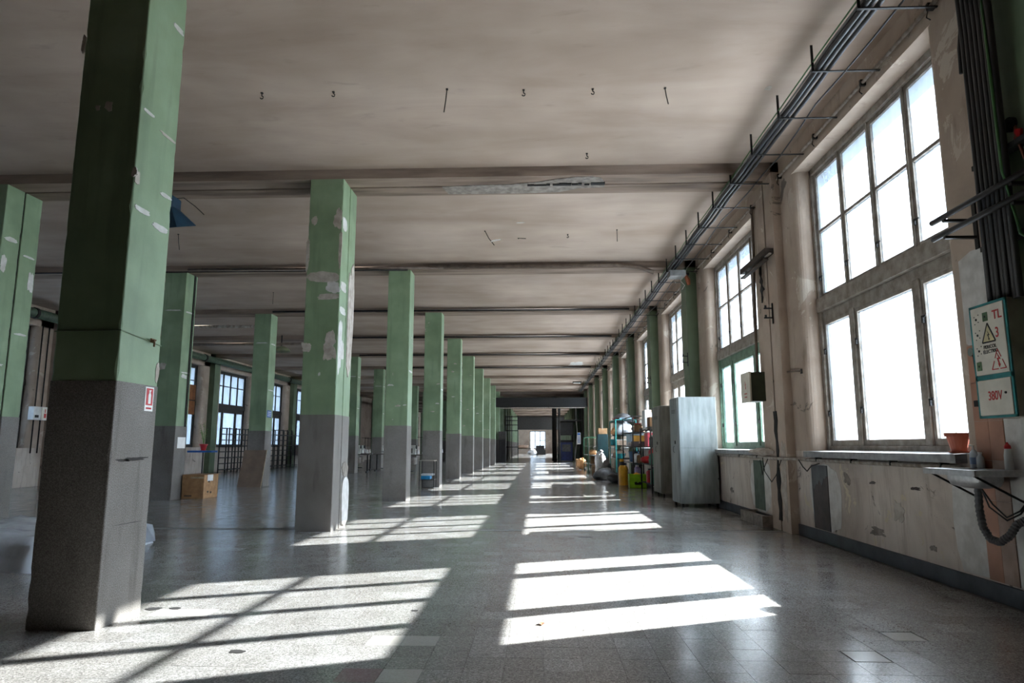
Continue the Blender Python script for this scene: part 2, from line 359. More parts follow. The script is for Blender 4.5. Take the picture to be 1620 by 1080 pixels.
# ---- windows
NW = [0]
def make_window(xg, sg, zt=4.55, frame='frame_grey', gl='glass_lower', gu='glass_upper', lowframe=None):
    """window about y = 0; sg = +1 when the outside is towards +x"""
    NW[0] += 1; r = root('window_%d' % NW[0], (xg, 0, 0), kind='structure'); lf = lowframe or frame
    def B(n, x0, x1, y0, y1, z0, z1, m, bev=.006): return MB().box(min(sg*x0, sg*x1), max(sg*x0, sg*x1), y0, y1, z0, z1).build(n, m, r, local=True, bevel=bev)
    zu0, zl1, zl0 = 2.90, 2.62, 1.10
    for a, b, z0, z1, m in ((-1.5, -1.43, 1.04, 2.75, lf), (1.43, 1.5, 1.04, 2.75, lf), (-1.5, -1.44, 2.75, zt+.03, frame), (1.44, 1.5, 2.75, zt+.03, frame)): B('jamb', -.06, .08, a, b, z0, z1, m)
    B('head', -.06, .08, -1.5, 1.5, zt-.05, zt+.03, frame); B('transom', -.08, .09, -1.5, 1.5, 2.73, 2.90, frame); B('blind_box', -.03, .06, -1.44, 1.44, 2.60, 2.73, lf)
    B('bottom_rail', -.05, .07, -1.5, 1.5, 1.04, 1.10, lf)
    n = 4; w = 2.88/n; zm = 3.74
    for k in range(n):
        y0 = -1.44+k*w; y1 = y0+w
        # one casement: stiles, rails, glazing bar, two panes
        m = MB()
        for (a, b, c, d) in ((y0+.008, y0+.055, zu0, zt-.05), (y1-.055, y1-.008, zu0, zt-.05), (y0+.055, y1-.055, zu0, zu0+.05), (y0+.055, y1-.055, zt-.10, zt-.05), (y0+.055, y1-.055, zm-.018, zm+.018)):
            m.box(-.028, .028, a, b, c, d)
        sash = m.build('casement', frame, r, local=True, bevel=.004)
        for (c, d) in ((zu0+.05, zm-.018), (zm+.018, zt-.10)):
            MB().box(-.003, .003, y0+.055, y1-.055, c, d).build('pane', gu, sash, local=True)
        MB().box(*sorted((-sg*.028, -sg*.05)), y1-.04, y1-.02, 3.12, 3.18).box(*sorted((-sg*.045, -sg*.055)), y1-.11, y1-.02, 3.155, 3.17).build('catch', 'steel_dark', sash, local=True)
        if k: B('mullion', -.045, .05, y0-.012, y0+.012, zu0, zt-.05, frame, .003)
    for (y0, y1) in ((-1.43, -.72), (-.62, .60), (.70, 1.43)):
        m = MB(); s_ = .05
        for (a, b, c, d) in ((y0+.005, y0+s_, zl0, zl1-.02), (y1-s_, y1-.005, zl0, zl1-.02), (y0+s_, y1-s_, zl0, zl0+.065), (y0+s_, y1-s_, zl1-.06, zl1-.02)): m.box(-.03, .03, a, b, c, d)
        sash = m.build('casement', lf, r, local=True, bevel=.004)
        MB().box(-.003, .003, y0+s_, y1-s_, zl0+.065, zl1-.06).build('pane', gl, sash, local=True)
        for zz in (1.45, 2.2): MB().box(*sorted((-sg*.03, -sg*.055)), y1-.035, y1-.015, zz, zz+.07).box(*sorted((-sg*.05, -sg*.06)), y1-.09, y1-.02, zz+.05, zz+.065).build('catch', 'steel_dark', sash, local=True)
    for a in (-.67, .65): B('mullion', -.05, .06, a-.05, a+.05, 1.10, 2.62, lf)
    return r
w1 = make_window(XG, 1); w1.location.y = BAYS[0]; tag(w1, 'tall grimy window nearest the sink, with a plant pot on its sill')
w2 = make_window(XG, 1, lowframe='frame_green'); w2.location.y = BAYS[1]; tag(w2, 'tall window with green lower frame behind the lockers')
for k in range(2, len(BAYS)):
    NW[0] += 1; c = copy_tree(w1, None, (XG, BAYS[k], 0)); c.name = 'window_%d' % NW[0]; tag(c, 'tall window number %d along the right wall, counted from the sink' % (k+1))
for k in range(0, 10):
    m = MB().prism([(XW-.09, .968), (XW-.09, 1.035), (XG-.04, 1.05), (XG-.04, .968)], 'y', BAYS[k]-1.53, BAYS[k]+1.53)
    s_ = m.build('window_sill', 'sill_stone', wr)
# left wall and its windows
wlft = bx(XLO, XL, YB, YF, -.2, Z0).build('wall_left', 'spandrel_plaster'); tag(wlft, 'grey plaster window wall on the far left', kind='structure')
bx(XLO, XL, YB, YF, 4.38, ZC).build('lintel', 'wall_plaster', wlft)
for k in range(0, len(edges), 2): pier(XL, XLG, XLO, edges[k], edges[k+1], wlft, k > 0, k < len(edges)-2)
for k, y in enumerate(CY): bx(XL-.02, XL+.22, y-HW, y+HW, 0, ZC).build('pilaster', 'green_paint_dark' if k > 3 else 'wall_plaster', wlft)
wl1 = make_window(XLG, -1, 4.35, 'frame_dark', 'glass_left', 'glass_left'); wl1.location.y = BAYS[2]; tag(wl1, 'dark framed window on the far left wall behind the double column')
for k in (0, 1): NW[0] += 1; c = copy_tree(wl1, None, (XLG, BAYS[k], 0)); c.name = 'window_%d' % NW[0]; tag(c, ['dark framed window of the far left wall hidden behind the nearest column', 'dark framed window on the far left wall beside the white switch box'][k])
for k in range(3, len(BAYS)):
    NW[0] += 1; c = copy_tree(wl1, None, (XLG, BAYS[k], 0)); c.name = 'window_%d' % NW[0]; tag(c, 'dark framed window on the far left wall, %d bays beyond the double column' % (k-2))
# end walls
wb = bx(XLO, XO, YB-.3, YB, -.2, ZC).build('wall_back', 'wall_plaster'); wb.data.materials[0] = simple('dark_render', (64, 56, 50), (48, 42, 38), .9, world=True); tag(wb, 'unseen end wall behind the viewer, made dark to cut bounce light', kind='structure')  # unseen wall, coloured dark to keep bounce light off the column fronts
wf = bx(XLO, -1.4, YF, YF+.3, -.2, ZC).build('wall_far', 'wall_plaster'); tag(wf, 'pale end wall at the far end of the hall', kind='structure')
bx(.9, XO, YF, YF+.3, -.2, ZC).build('pier', 'wall_plaster', wf); bx(-1.4, .9, YF, YF+.3, 3.2, ZC).build('lintel', 'wall_plaster', wf); bx(-1.4, .9, YF, YF+.3, -.2, .7).build('spandrel', 'wall_plaster', wf)
NW[0] += 1; wfw = root('window_%d' % NW[0], (-.25, YF+.1, .7), 'bright far window closing the view down the aisle', kind='structure')
for x in (-1.36, -.62, .12, .86): bx(x-.05, x+.05, YF+.06, YF+.14, .7, 3.2).build('mullion', 'frame_grey', wfw)
for z in (.74, 1.9, 3.16): bx(-1.4, .9, YF+.07, YF+.13, z-.04, z+.04).build('rail', 'frame_grey', wfw)
for x in (-1.36, -.62, .12): bx(x+.05, x+.69, YF+.095, YF+.105, .74, 3.16).build('pane', 'glass_left', wfw)

# ---- columns
def shaft(hx, hy, z0, z1, seed, amp=.006, dy=0, step=.06):
    """square post with slightly worn, uneven corners"""
    rr = random.Random(seed); n = max(2, int((z1-z0)/step)); m = MB(); ring = 12
    for i in range(n+1):
        z = z0+(z1-z0)*i/n
        for (sx, sy) in ((-1, -1), (1, -1), (1, 1), (-1, 1)):
            c = .006+abs(rr.gauss(0, amp*.35)) + (rr.uniform(.004, .014) if rr.random() < .10 else 0)
            a, b, d = (sx*hx, sy*(hy-c)), (sx*(hx-c*.35), sy*(hy-c*.35)), (sx*(hx-c), sy*hy)
            for q in ((a, b, d) if sx*sy > 0 else (d, b, a)): m.v.append(Vector((q[0], q[1]+dy, z)))
    for i in range(n):
        for k in range(ring): m.f.append((i*ring+k, i*ring+(k+1) % ring, (i+1)*ring+(k+1) % ring, (i+1)*ring+k))
    m.f.append(tuple(range(ring-1, -1, -1))); m.f.append(tuple(n*ring+k for k in range(ring))); return m
DZ = 1.51
def column(x, y, label, group, seed, HX=HW):
    r = root('column', (x, y, 0), label, 'column', group, 'thing')
    shaft(HX, HW, DZ, ZB, seed).build('shaft', 'green_paint', r, local=True); shaft(HX+.004, HW+.004, 0, DZ, seed+1, .004).build('dado', 'dado_render', r, local=True)
    return r
def twin(x, y, label, group, seed):
    r = root('column', (x, y, 0), label, 'column', group, 'thing')
    for dy, h in ((-.18, .165), (.18, .165)):
        shaft(HW, h, DZ, ZB, seed, .008, dy).build('shaft', 'green_paint', r, local=True); shaft(HW+.004, h, 0, DZ, seed+1, .005, dy).build('dado', 'dado_render', r, local=True); seed += 3
    bx(-HW+.02, HW-.02, -.016, .016, 0, ZB).build('joint', 'joint_dark', r, local=True); return r
def scar(c, face, u0, u1, z0, z1, mat='bare_plaster', seed=1, n=16, amp=.45, t=.004, name='bare_patch', dy=0, h=None):
    """irregular patch of bare plaster on a column face; u runs along the face"""
    pts = ragged(n, u0, u1, z0, z1, amp, seed); hh = HW if h is None else h
    m = MB()
    if face == 'front': m.prism(pts, 'y', -hh-t+dy, -hh+.01+dy)
    else: m.prism(pts, 'x', (.215 if c is c1 else HW)-.01, (.215 if c is c1 else HW)+t)
    return m.build(name, mat, c, local=True)
ORD = ['first', 'second', 'third', 'fourth', 'fifth', 'sixth', 'seventh', 'eighth', 'ninth', 'tenth', 'eleventh', 'twelfth', 'thirteenth', 'fourteenth', 'fifteenth', 'sixteenth', 'seventeenth', 'eighteenth', 'nineteenth', 'twentieth', 'last']
g1, g2 = 'green columns beside the aisle', 'green columns of the far left row'
c1 = column(CX1+.045, CY[0], 'nearest green and grey column, wearing the red extinguisher sign', g1, 11, .215)
C1H = .215
c2 = twin(CX1, CY[1], 'split double column with badly peeling green paint beside the aisle', g1, 21)
cols1 = [c1, c2]
for k in range(2, 19): cols1.append(column(CX1, CY[k], '%s green column beside the aisle, counted from the nearest' % ORD[k], g1, 30+k*4))
a2 = twin(CX2, CY[1], 'split double green column at the left edge, behind the nearest column', g2, 131)
cols2 = [None, a2]
for k in range(2, 14):
    lb = {2: 'left row green column with the cardboard box at its foot', 3: 'left row green column with a board leaning on it'}.get(k, '%s green column of the left row, counted from the board' % ORD[k-3])
    cols2.append(column(CX2, CY[k], lb, g2, 140+k*4))

# ---- column scars, signs and fittings
for (u0, u1, z0, z1, m, sd) in ((-.02, .24, 2.60, 2.655, 'bare_white', 3), (-.235, .0, 2.655, 2.70, 'bare_white', 4), (.06, .23, 2.86, 2.90, 'bare_white', 5), (.0, .235, 3.30, 3.33, 'bare_plaster', 6), (-.22, -.05, 3.36, 3.39, 'bare_white', 7), (.05, .235, 4.16, 4.21, 'bare_white', 8), (-.235, -.17, 2.82, 2.93, 'bare_plaster', 9), (.19, .24, 1.52, 1.70, 'bare_plaster', 10)):
    scar(c1, 'side', u0, u1, z0, z1, m, sd, 18, .35)
for (u0, u1, z0, z1, m, sd) in ((-.10, -.06, 3.34, 3.39, 'bare_plaster', 31), (-.04, .03, 3.33, 3.42, 'bare_plaster', 32), (-.24, -.21, 3.75, 3.93, 'bare_plaster', 33), (.19, .236, 2.86, 2.95, 'bare_plaster', 34)):
    scar(c1, 'front', u0, u1, z0, z1, m, sd)
for (u0, u1, z0, z1, m, sd, am) in ((.09, .26, 4.02, 4.40, 'bare_plaster', 41, .5), (-.21, -.10, 4.10, 4.28, 'bare_plaster', 42, .5), (-.26, .26, 3.30, 3.47, 'bare_plaster', 43, .22), (-.10, .26, 3.06, 3.16, 'bare_plaster', 44, .3), (.02, .26, 3.14, 3.34, 'bare_white', 49, .35), (-.02, .27, 2.15, 2.70, 'bare_plaster', 45, .6), (-.27, -.11, 2.33, 2.50, 'bare_plaster', 46, .4), (.19, .25, 3.45, 4.1, 'bare_plaster', 47, .4), (-.26, -.20, 3.4, 4.0, 'bare_plaster', 48, .4), (-.02, .02, 2.02, 2.08, 'bare_white', 40, .4)):
    scar(c2, 'front', u0, u1, z0, z1, m, sd, 26, am, h=.345)
for (u0, u1, z0, z1, m, sd, t_) in ((-.35, -.02, 3.2, 3.36, 'bare_white', 51, .004), (-.35, -.1, 4.05, 4.28, 'bare_white', 52, .004), (.02, .36, 1.9, 3.9, 'bare_plaster', 53, .012), (.01, .36, -.12, .70, 'bare_white', 54, .03), (-.32, -.03, 2.25, 2.55, 'bare_white', 55, .004), (.03, .36, .66, .90, 'bare_concrete', 56, .012), (-.35, -.02, 2.88, 3.0, 'bare_white', 57, .004), (-.35, -.15, 2.0, 2.9, 'bare_white', 58, .003)):
    scar(c2, 'side', u0, u1, max(z0, .0) if sd != 54 else .01, z1, m, sd, 26, .3 if sd != 54 else .1, t_)
for k in range(2, 9):
    rr = random.Random(900+k)
    for j in range(5):
        u = rr.uniform(-.2, .2); z = rr.uniform(1.5, 4.2); h = rr.uniform(.02, .07)
        scar(cols1[k], 'front' if j % 3 else 'side', max(-.235, u-.09), min(.235, u+.09), z, z+h, rr.choice(['bare_plaster', 'bare_white']), 60+k*7+j, 14, .6)
    scar(cols1[k], 'side', -.235, .235, 2.62, 2.67, 'bare_white', 95+k, 16, .4)
for k in range(2, 8):
    scar(cols2[k], 'side', -.235, .235, 2.62, 2.66, 'bare_white', 195+k, 16, .4); scar(cols2[k], 'front', -.235, .235, 3.94, 3.98, 'bare_white', 215+k, 18, .5); scar(cols2[k], 'side', -.235, .235, 3.92, 3.97, 'bare_white', 205+k, 18, .5)
scar(cols2[2], 'front', -.235, -.05, 2.66, 2.86, 'bare_plaster', 61); scar(cols2[2], 'side', -.2, .1, 2.5, 2.62, 'bare_white', 62)
for (u0, u1, z0, z1, sd) in ((-.34, -.02, 3.98, 4.06, 71), (.03, .34, 3.84, 3.88, 72), (-.34, -.2, 3.5, 3.8, 73), (.2, .34, 3.3, 3.7, 74), (.03, .34, 2.68, 2.72, 75), (-.34, -.04, 2.2, 2.24, 76)): scar(a2, 'side', u0, u1, z0, z1, 'bare_white', sd, 16, .4)
# thin wire round the nearest column, with a small brass tap
mw = MB(); simple('panel_slate_dark', (62, 60, 58), (44, 42, 40), .9); q = .219; mw.tube([(-q, -HW-.004, 1.83), (q, -HW-.004, 1.835), (q, HW, 1.80)], .004, 6); mw.build('wire_band', 'green_paint_dark', c1, local=True)
for (f_, u0, u1, z0, z1, sd) in (('side', -.16, .22, 1.0, 1.03, 301), ('side', -.2, .0, .995, 1.02, 302), ('side', -.2, .22, .60, .605, 303)): scar(c1, f_, u0, u1, z0, z1, 'panel_slate_dark', sd, 30, .5, .0055, 'crack')
simple('brass', (120, 88, 52), (80, 56, 34), .5, .6)
MB().tube([(q, .10, 1.815), (q+.03, .10, 1.81)], .010, 8).tube([(q+.02, .07, 1.825), (q+.02, .13, 1.825)], .006, 6).tube([(q+.028, .10, 1.81), (q+.028, .10, 1.775)], .006, 6).build('brass_fitting', 'brass', c1, local=True)
mw = MB(); mw.tube([(HW+.012, .1, ZB), (HW+.015, .1, 1.5)], .012, 6).tube([(HW+.012, .15, ZB), (HW+.015, .15, 1.5)], .008, 6); mw.build('conduit', 'steel_dark', cols2[2], local=True)

simple('sign_white', (236, 234, 230), (222, 220, 216), .4); simple('sign_red', (196, 34, 38), (180, 28, 32), .4); simple('sign_blue', (40, 96, 170), (34, 84, 150), .4); simple('ink_black', (26, 26, 26), None, .6)
XS = CX1+.045+.215+.004
sg = root('extinguisher_sign', (XS, 4.6, 1.40), 'small red and white fire extinguisher sign on the nearest column', 'sign')
bx(XS-.002, XS+.003, 4.545, 4.645, 1.335, 1.50).build('plate', 'sign_white', sg); bx(XS, XS+.005, 4.557, 4.633, 1.375, 1.49).build('red_panel', 'sign_red', sg)
MB().prism([(4.58, 1.385), (4.61, 1.385), (4.61, 1.445), (4.602, 1.458), (4.602, 1.468), (4.612, 1.478), (4.585, 1.478), (4.588, 1.458), (4.58, 1.445)], 'x', XS, XS+.006).build('extinguisher_symbol', 'sign_white', sg)
m = MB()
for k in range(5): m.box(XS, XS+.005, 4.563+k*.013, 4.573+k*.013, 1.348, 1.36)
m.build('caption', 'sign_red', sg)
sg = root('blue_sign', (CX2+HW, 18.85, 1.95), 'small blue notice on the column with the leaning board', 'sign')
bx(CX2+HW+.002, CX2+HW+.008, 18.75, 19.05, 1.88, 2.08).build('plate', 'sign_blue', sg)
for z in (1.93, 1.98, 2.03): bx(CX2+HW+.006, CX2+HW+.01, 18.79, 19.01, z-.008, z+.008).build('line', 'sign_white', sg)
sg = bx(CX2+HW+.006, CX2+HW+.012, 14.1, 14.42, 1.05, 1.28).build('paper_notice', 'sign_white'); tag(sg, 'white paper notice on the column above the cardboard box', 'notice')

# ---- beam damage, ceiling scars
pts = [(-1.38, JY-.02), (-.9, JY-.06), (-.45, JY-.07), (.0, JY-.14), (.25, JY-.24), (.5, JY-.30), (.75, JY-.31), (.88, JY-.26), (.95, JY-.06), (.95, JY+.07), (.6, JY+.10), (.3, JY+.24), (-.2, JY+.27), (-.8, JY+.27), (-1.32, JY+.26)]
MB().prism(pts, 'z', ZB-.012, ZB+.02).build('concrete_scar', 'bare_concrete', ce)
m = MB(); rr = random.Random(5)
for k in range(12):
    x = -.15+k*.09; m.box(x, x+rr.uniform(.05, .12), JY-.10+rr.uniform(-.03, .03), JY-.05, ZB-.03, ZB-.008)
m.build('crumbled_edge', 'joint_dark', ce)
for (x, y, w, h, sd) in ((1.75, 32.3, .5, 1.2, 1), (-.3, 11.4, .10, .05, 2), (2.5, 7.0, .05, .06, 4)):
    MB().prism(ragged(16, x-w, x+w, y-h, y+h, .5, sd), 'z', ZC-.004, ZC+.01).build('bare_patch', 'bare_white' if sd == 1 else 'bare_plaster', ce)
gh = 'wire hooks left in the ceiling'
def hook(x, y, dx, dz, kind, label):
    r = root('ceiling_hook', (x, y, ZC), label, 'hook', gh)
    bx(x-.012, x+.012, y-.012, y+.012, ZC-.012, ZC).build('anchor', 'steel_dark', r)
    if kind == 'rod': m = MB().tube([(x, y, ZC), (x+dx*.4, y, ZC-dz*.5), (x+dx, y, ZC-dz)], .006, 6)
    else: m = MB().tube([(x, y, ZC), (x, y, ZC-dz*.4)] + [(x+.017*math.sin(a), y, ZC-dz*.4-.017*(1-math.cos(a))) for a in (.6, 1.4, 2.2, 3.0, 3.8, 4.5)], .006, 6)
    m.build('wire', 'steel_dark', r); return r
hook(-.98, 6.88, -.03, .27, 'rod', 'long straight wire hanging from the ceiling in front of the damaged beam')
hook(1.38, 6.95, .03, .19, 'rod', 'slightly bent wire hanging from the ceiling above the right of the aisle')
hook(-3.02, 6.88, 0, .1, 'hook', 'short hook in the ceiling just right of the nearest column')
hook(-2.23, 6.89, 0, .06, 'hook', 'stub of a hook in the ceiling, between the nearest column and the long wire')
hook(-.15, 6.93, 0, .1, 'hook', 'curled hook in the ceiling right of the long straight wire')
hook(.6, 6.94, 0, .08, 'hook', 'small ring hook in the ceiling left of the bent wire')
hook(.65, 8.6, .03, .1, 'hook', 'curled hook right in front of the damaged beam')
h8 = hook(-.96, 11.84, .17, .27, 'rod', 'slanting wire with a white tag, hanging beyond the damaged beam')
MB().prism([(-.85, 4.72), (-.68, 4.75), (-.67, 4.77), (-.75, 4.77), (-.84, 4.745)], 'y', 11.83, 11.836).build('tag', 'sign_white', h8)
hook(-.37, 12.3, .14, .01, 'rod', 'short wire lying flat against the ceiling beyond the damaged beam')
hook(1.41, 11.86, .0, .22, 'rod', 'straight wire hanging from the ceiling left of the cable run, beyond the damaged beam')
hook(.54, 12.1, .0, .08, 'hook', 'tiny hook in the ceiling beyond the damaged beam, above the aisle')
hook(-6.69, 16.6, .0, .3, 'rod', 'straight wire hanging from the ceiling above the leaning board')
hook(-6.58, 11.8, .04, .3, 'rod', 'wire with a bent foot hanging below the blue horn')

# ---- pipes along beams
def pipe(name, pts, r, mat, label, cat='pipe', n=8, group=None):
    o = MB().tube(pts, r, n).build(name, mat, origin=pts[0], smooth=True); return tag(o, label, cat, group)
simple('pipe_brown', (110, 94, 82), (82, 68, 58), .6); simple('pipe_white', (176, 168, 158), (130, 118, 106), .6, scale=14); simple('pipe_green', (78, 98, 78), (58, 74, 58), .5, scale=8)
pipe('beam_pipe', [(-7.5, CY[2]-.30, 4.83), (-2.0, CY[2]-.30, 4.82)], .03, 'pipe_brown', 'thin brown pipe along the third beam, left of the aisle')
pipe('beam_pipe', [(-13.5, CY[2]-.36, 4.77), (-2.75, CY[2]-.36, 4.76)], .018, 'steel_dark', 'dark conduit below the brown pipe on the third beam')
pipe('beam_pipe', [(-2.3, CY[2]-.30, 4.84), (1.6, CY[2]-.30, 4.84), (2.1, CY[2]-.30, 4.78), (2.4, CY[2]-.32, 4.66)], .045, 'pipe_brown', 'fat dark pipe along the third beam, dipping at the cable run')
pipe('beam_pipe', [(-13.5, CY[4]-.35, 4.62), (-8.0, CY[4]-.35, 4.62)], .05, 'pipe_brown', 'brown pipe crossing to the left wall behind the board column')
pipe('beam_pipe', [(-13.5, 20.2, 4.7), (-8.3, 20.2, 4.7)], .05, 'pipe_white', 'pale pipe crossing to the left wall under the ceiling')
for k in (3, 4, 5, 6): pipe('beam_pipe', [(-7.5, CY[k]-.29, 4.84), (2.5, CY[k]-.29, 4.84)], .03, 'steel_dark', 'dark pipe along the %s beam over the aisle' % ORD[k])
pg = root('heating_pipe', (XL+.35, 3.5, 4.45), 'fat green heating pipe under the ceiling along the far left wall', 'pipe')
MB().tube([(XL+.35, 3.5, 4.62), (XL+.35, 48, 4.62)], .13, 12).build('pipe_body', 'pipe_green', pg, smooth=True)
for k in range(9):
    y = 8+k*4.7; MB().tube([(XL+.35, y, 4.62), (XL+.35, y+.1, 4.62)], .15, 12).build('pipe_clamp', 'steel_dark', pg)

# ---- cable run under the ceiling beside the right wall
ct = root('cable_run', (2.75, 3.0, 4.66), 'long run of black cables on steel hangers under the ceiling', 'cable run')
simple('cable_black', (42, 44, 48), (28, 29, 32), .4); simple('cable_grey', (128, 128, 126), (98, 98, 96), .5); simple('cable_green', (72, 118, 66), (56, 96, 52), .5)
for (x, z, r, m) in ((2.70, 4.69, .026, 'cable_black'), (2.755, 4.69, .026, 'cable_black'), (2.81, 4.69, .024, 'cable_black'), (2.725, 4.735, .022, 'cable_black'), (2.675, 4.72, .012, 'cable_grey'), (2.69, 4.745, .009, 'cable_grey'), (2.78, 4.735, .014, 'cable_grey'), (2.66, 4.75, .008, 'cable_green')):
    rr = random.Random(int(x*1000+z*100)); pts = [(x+rr.uniform(-.008, .008), 3.0+k*.955, z+rr.uniform(-.004, .004)+(.008 if k % 2 else -.004)) for k in range(46)]
    MB().tube(pts, r, 6).build('cable', m, ct, smooth=True)
for k in range(46):
    y = 3.345+k*.955
    m = MB().box(2.638, 2.662, y-.004, y+.004, 4.652, ZC).box(2.638, XW+.01, y-.012, y+.012, 4.652, 4.662); m.build('hanger', 'steel_black', ct)
m = MB(); pts = [(2.98+.03*math.sin(k*.9), 3.2+k*.62, 4.70-.05*abs(math.sin(k*1.02))) for k in range(40)]; pipe('loose_cable', pts, .009, 'cable_black', 'thin loose cable sagging between the hangers and the window wall', 'cable')
cdt = root('wall_conduit', (XW-.03, 3.2, 4.70), 'painted conduit clipped above the windows of the right wall', 'conduit')
MB().tube([(XW-.03, 4.8, 4.69), (XW-.03, 44, 4.69)], .018, 8).build('tube', 'pipe_white', cdt, smooth=True)
for k in range(24):
    y = 5.3+k*1.2; MB().box(XW-.055, XW+.005, y-.015, y+.015, 4.66, 4.72).tube([(XW-.05, y, 4.66), (XW-.06, y+.01, 4.60), (XW-.05, y-.02, 4.56)], .006, 5).build('clip', 'steel_dark', cdt)
jb = root('junction_box', (2.78, 13.7, 4.5), 'grey junction box where a pipe meets the cable run', 'junction box')
bx(2.66, 2.98, 13.55, 13.9, 4.50, 4.62).build('box', 'cable_grey', jb, bevel=.01); MB().tube([(2.9, 13.6, 4.5), (2.86, 13.55, 4.38), (2.93, 13.5, 4.28), (2.88, 13.5, 4.2)], .008, 5).build('loose_wire', 'pipe_white', jb)
bs = root('orange_fitting', (3.05, 13.95, 4.4), 'rust orange fitting on top of the first green pilaster', 'fitting'); MB().tube([(3.02, 13.9, 4.62), (3.1, 13.95, 4.5), (3.12, 13.97, 4.4)], [.03, .05, .035], 8).build('body', simple('rust_orange', (164, 92, 52), (124, 64, 36), .7), bs); bx(3.05, 3.12, 13.9, 14.0, 4.60, 4.65).build('cap', 'steel_dark', bs)
ol = root('ceiling_batten_lamp', (2.2, 39.8, 4.78), 'small fluorescent lamp under the ceiling far down the aisle', 'lamp'); bx(1.95, 2.45, 39.6, 40.0, 4.72, 4.79).build('housing', 'frame_dark', ol); bx(2.0, 2.4, 39.65, 39.95, 4.705, 4.72).build('diffuser', 'sign_white', ol)

# ---- blue horn and oval pendant
simple('horn_blue', (34, 72, 96), (24, 52, 72), .5, .2)
hb = root('horn_loudspeaker', (-5.05, 8.7, 4.1), 'dark blue flared horn loudspeaker hanging behind the nearest column', 'loudspeaker')
m = MB(); a = [(-5.20, 8.62, 4.49), (-5.02, 8.62, 4.49), (-5.02, 8.86, 4.49), (-5.20, 8.86, 4.49)]; b = [(-5.15, 8.58, 4.13), (-4.85, 8.52, 4.13), (-4.83, 8.98, 4.30), (-5.17, 8.92, 4.30)]; mid = [tuple((p+q)/2+(0 if i != 0 else .03) for i, (p, q) in enumerate(zip(u, w))) for u, w in zip(a, b)]
m.add(a+b, [(0, 1, 2, 3), (0, 4, 5, 1), (1, 5, 6, 2), (2, 6, 7, 3), (3, 7, 4, 0)]); m.add([tuple(v*.97+c*.03 for v, c in zip(p, (-5.0, 8.74, 4.3))) for p in a+b], [(3, 2, 1, 0), (1, 5, 4, 0), (2, 6, 5, 1), (3, 7, 6, 2), (0, 4, 7, 3)])
m.v = [v+Vector((.07, 0, -.17)) for v in m.v]; m.build('horn', 'horn_blue', hb, fix=False); bx(-5.13, -4.93, 8.62, 8.86, 4.29, 4.45).build('driver_box', 'horn_blue', hb, bevel=.01)
MB().tube([(-5.04, 8.74, 4.44), (-5.04, 8.74, ZC)], .012, 6).tube([(-4.95, 8.74, 4.44), (-4.87, 8.8, 4.47), (-4.75, 8.9, 4.38), (-4.62, 8.9, 4.26)], .005, 5).build('bracket', 'steel_dark', hb)
op = root('oval_pendant_lamp', (-9.0, 23.3, 4.35), 'oval grey green pendant lamp behind the board column', 'lamp')
MB().lathe([(.02, .20), (.14, .18), (.27, .10), (.31, .03), (.30, 0), (.22, .02), (.05, .06)], (-9.0, 23.3, 4.35), 20).build('shade', simple('lamp_olive', (120, 124, 92), (96, 100, 74), .5), op, smooth=True); MB().tube([(-9.0, 23.3, 4.55), (-9.0, 23.3, ZC)], .02, 6).build('stem', 'steel_dark', op)

# ---- right wall: patches, pipes, boxes
for i in range(6):                                     # terracotta wall tiles by the sink
    for j in range(2):
        z0 = .14+i*.285; y0 = 4.99+j*.16
        if i >= 3 and j == 1 and False: continue
        bx(XW-.008, XW+.01, y0+.0015, y0+.1585, z0+.0015, z0+.2835).build('wall_tile', simple('terracotta_tile', (176, 126, 100), (150, 106, 84), .45, scale=3, world=True) if j or i > 2 else simple('mortar_pink', (172, 150, 136), (146, 124, 112), .8, world=True), wr)
bx(XW-.004, XW+.01, 4.71, 4.985, .14, 1.30).build('whitewash', 'bare_white', wr)
MB().prism([(4.72, 1.855), (5.28, 1.855), (5.31, 1.87), (5.31, 2.52), (5.15, 2.56), (5.0, 2.55), (4.85, 2.60), (4.72, 2.60)], 'x', XW-.005, XW+.01).build('whitewash', 'bare_white', wr)
MB().prism([(5.315, .15), (5.62, .14), (5.68, .30), (5.70, .5), (5.68, .75), (5.66, .86), (5.315, .86)], 'x', XW-.004, XW+.01).build('whitewash', 'bare_white', wr)
simple('panel_brown', (72, 58, 54), (50, 40, 38), .6, scale=7, world=True); simple('panel_green', (84, 100, 84), (64, 78, 66), .6, scale=7, world=True); simple('panel_slate', (92, 94, 96), (70, 72, 74), .6, world=True)
MB().prism(ragged(20, 7.70, 8.62, .12, .92, .12, 81), 'x', XW-.003, XW+.01).build('whitewash', 'bare_white', wr)
bx(XW-.010, XW+.01, 8.05, 8.50, .14, .875).build('old_paint_panel', 'panel_brown', wr); MB().prism([(8.05, .875), (8.5, .875), (8.5, .20), (8.485, .22), (8.475, .34), (8.48, .5), (8.46, .6), (8.43, .585), (8.41, .63), (8.37, .66), (8.33, .65), (8.30, .70), (8.26, .69), (8.23, .64), (8.20, .66), (8.16, .73), (8.12, .72), (8.09, .76), (8.05, .75)], 'x', XW-.012, XW).build('flaking_paint', 'panel_slate', wr)
MB().prism(ragged(20, 9.95, 11.0, .12, .92, .12, 82), 'x', XW-.003, XW+.01).build('whitewash', 'bare_white', wr); bx(XW-.010, XW+.01, 10.30, 10.76, .17, .885).build('old_paint_panel', 'panel_green', wr)
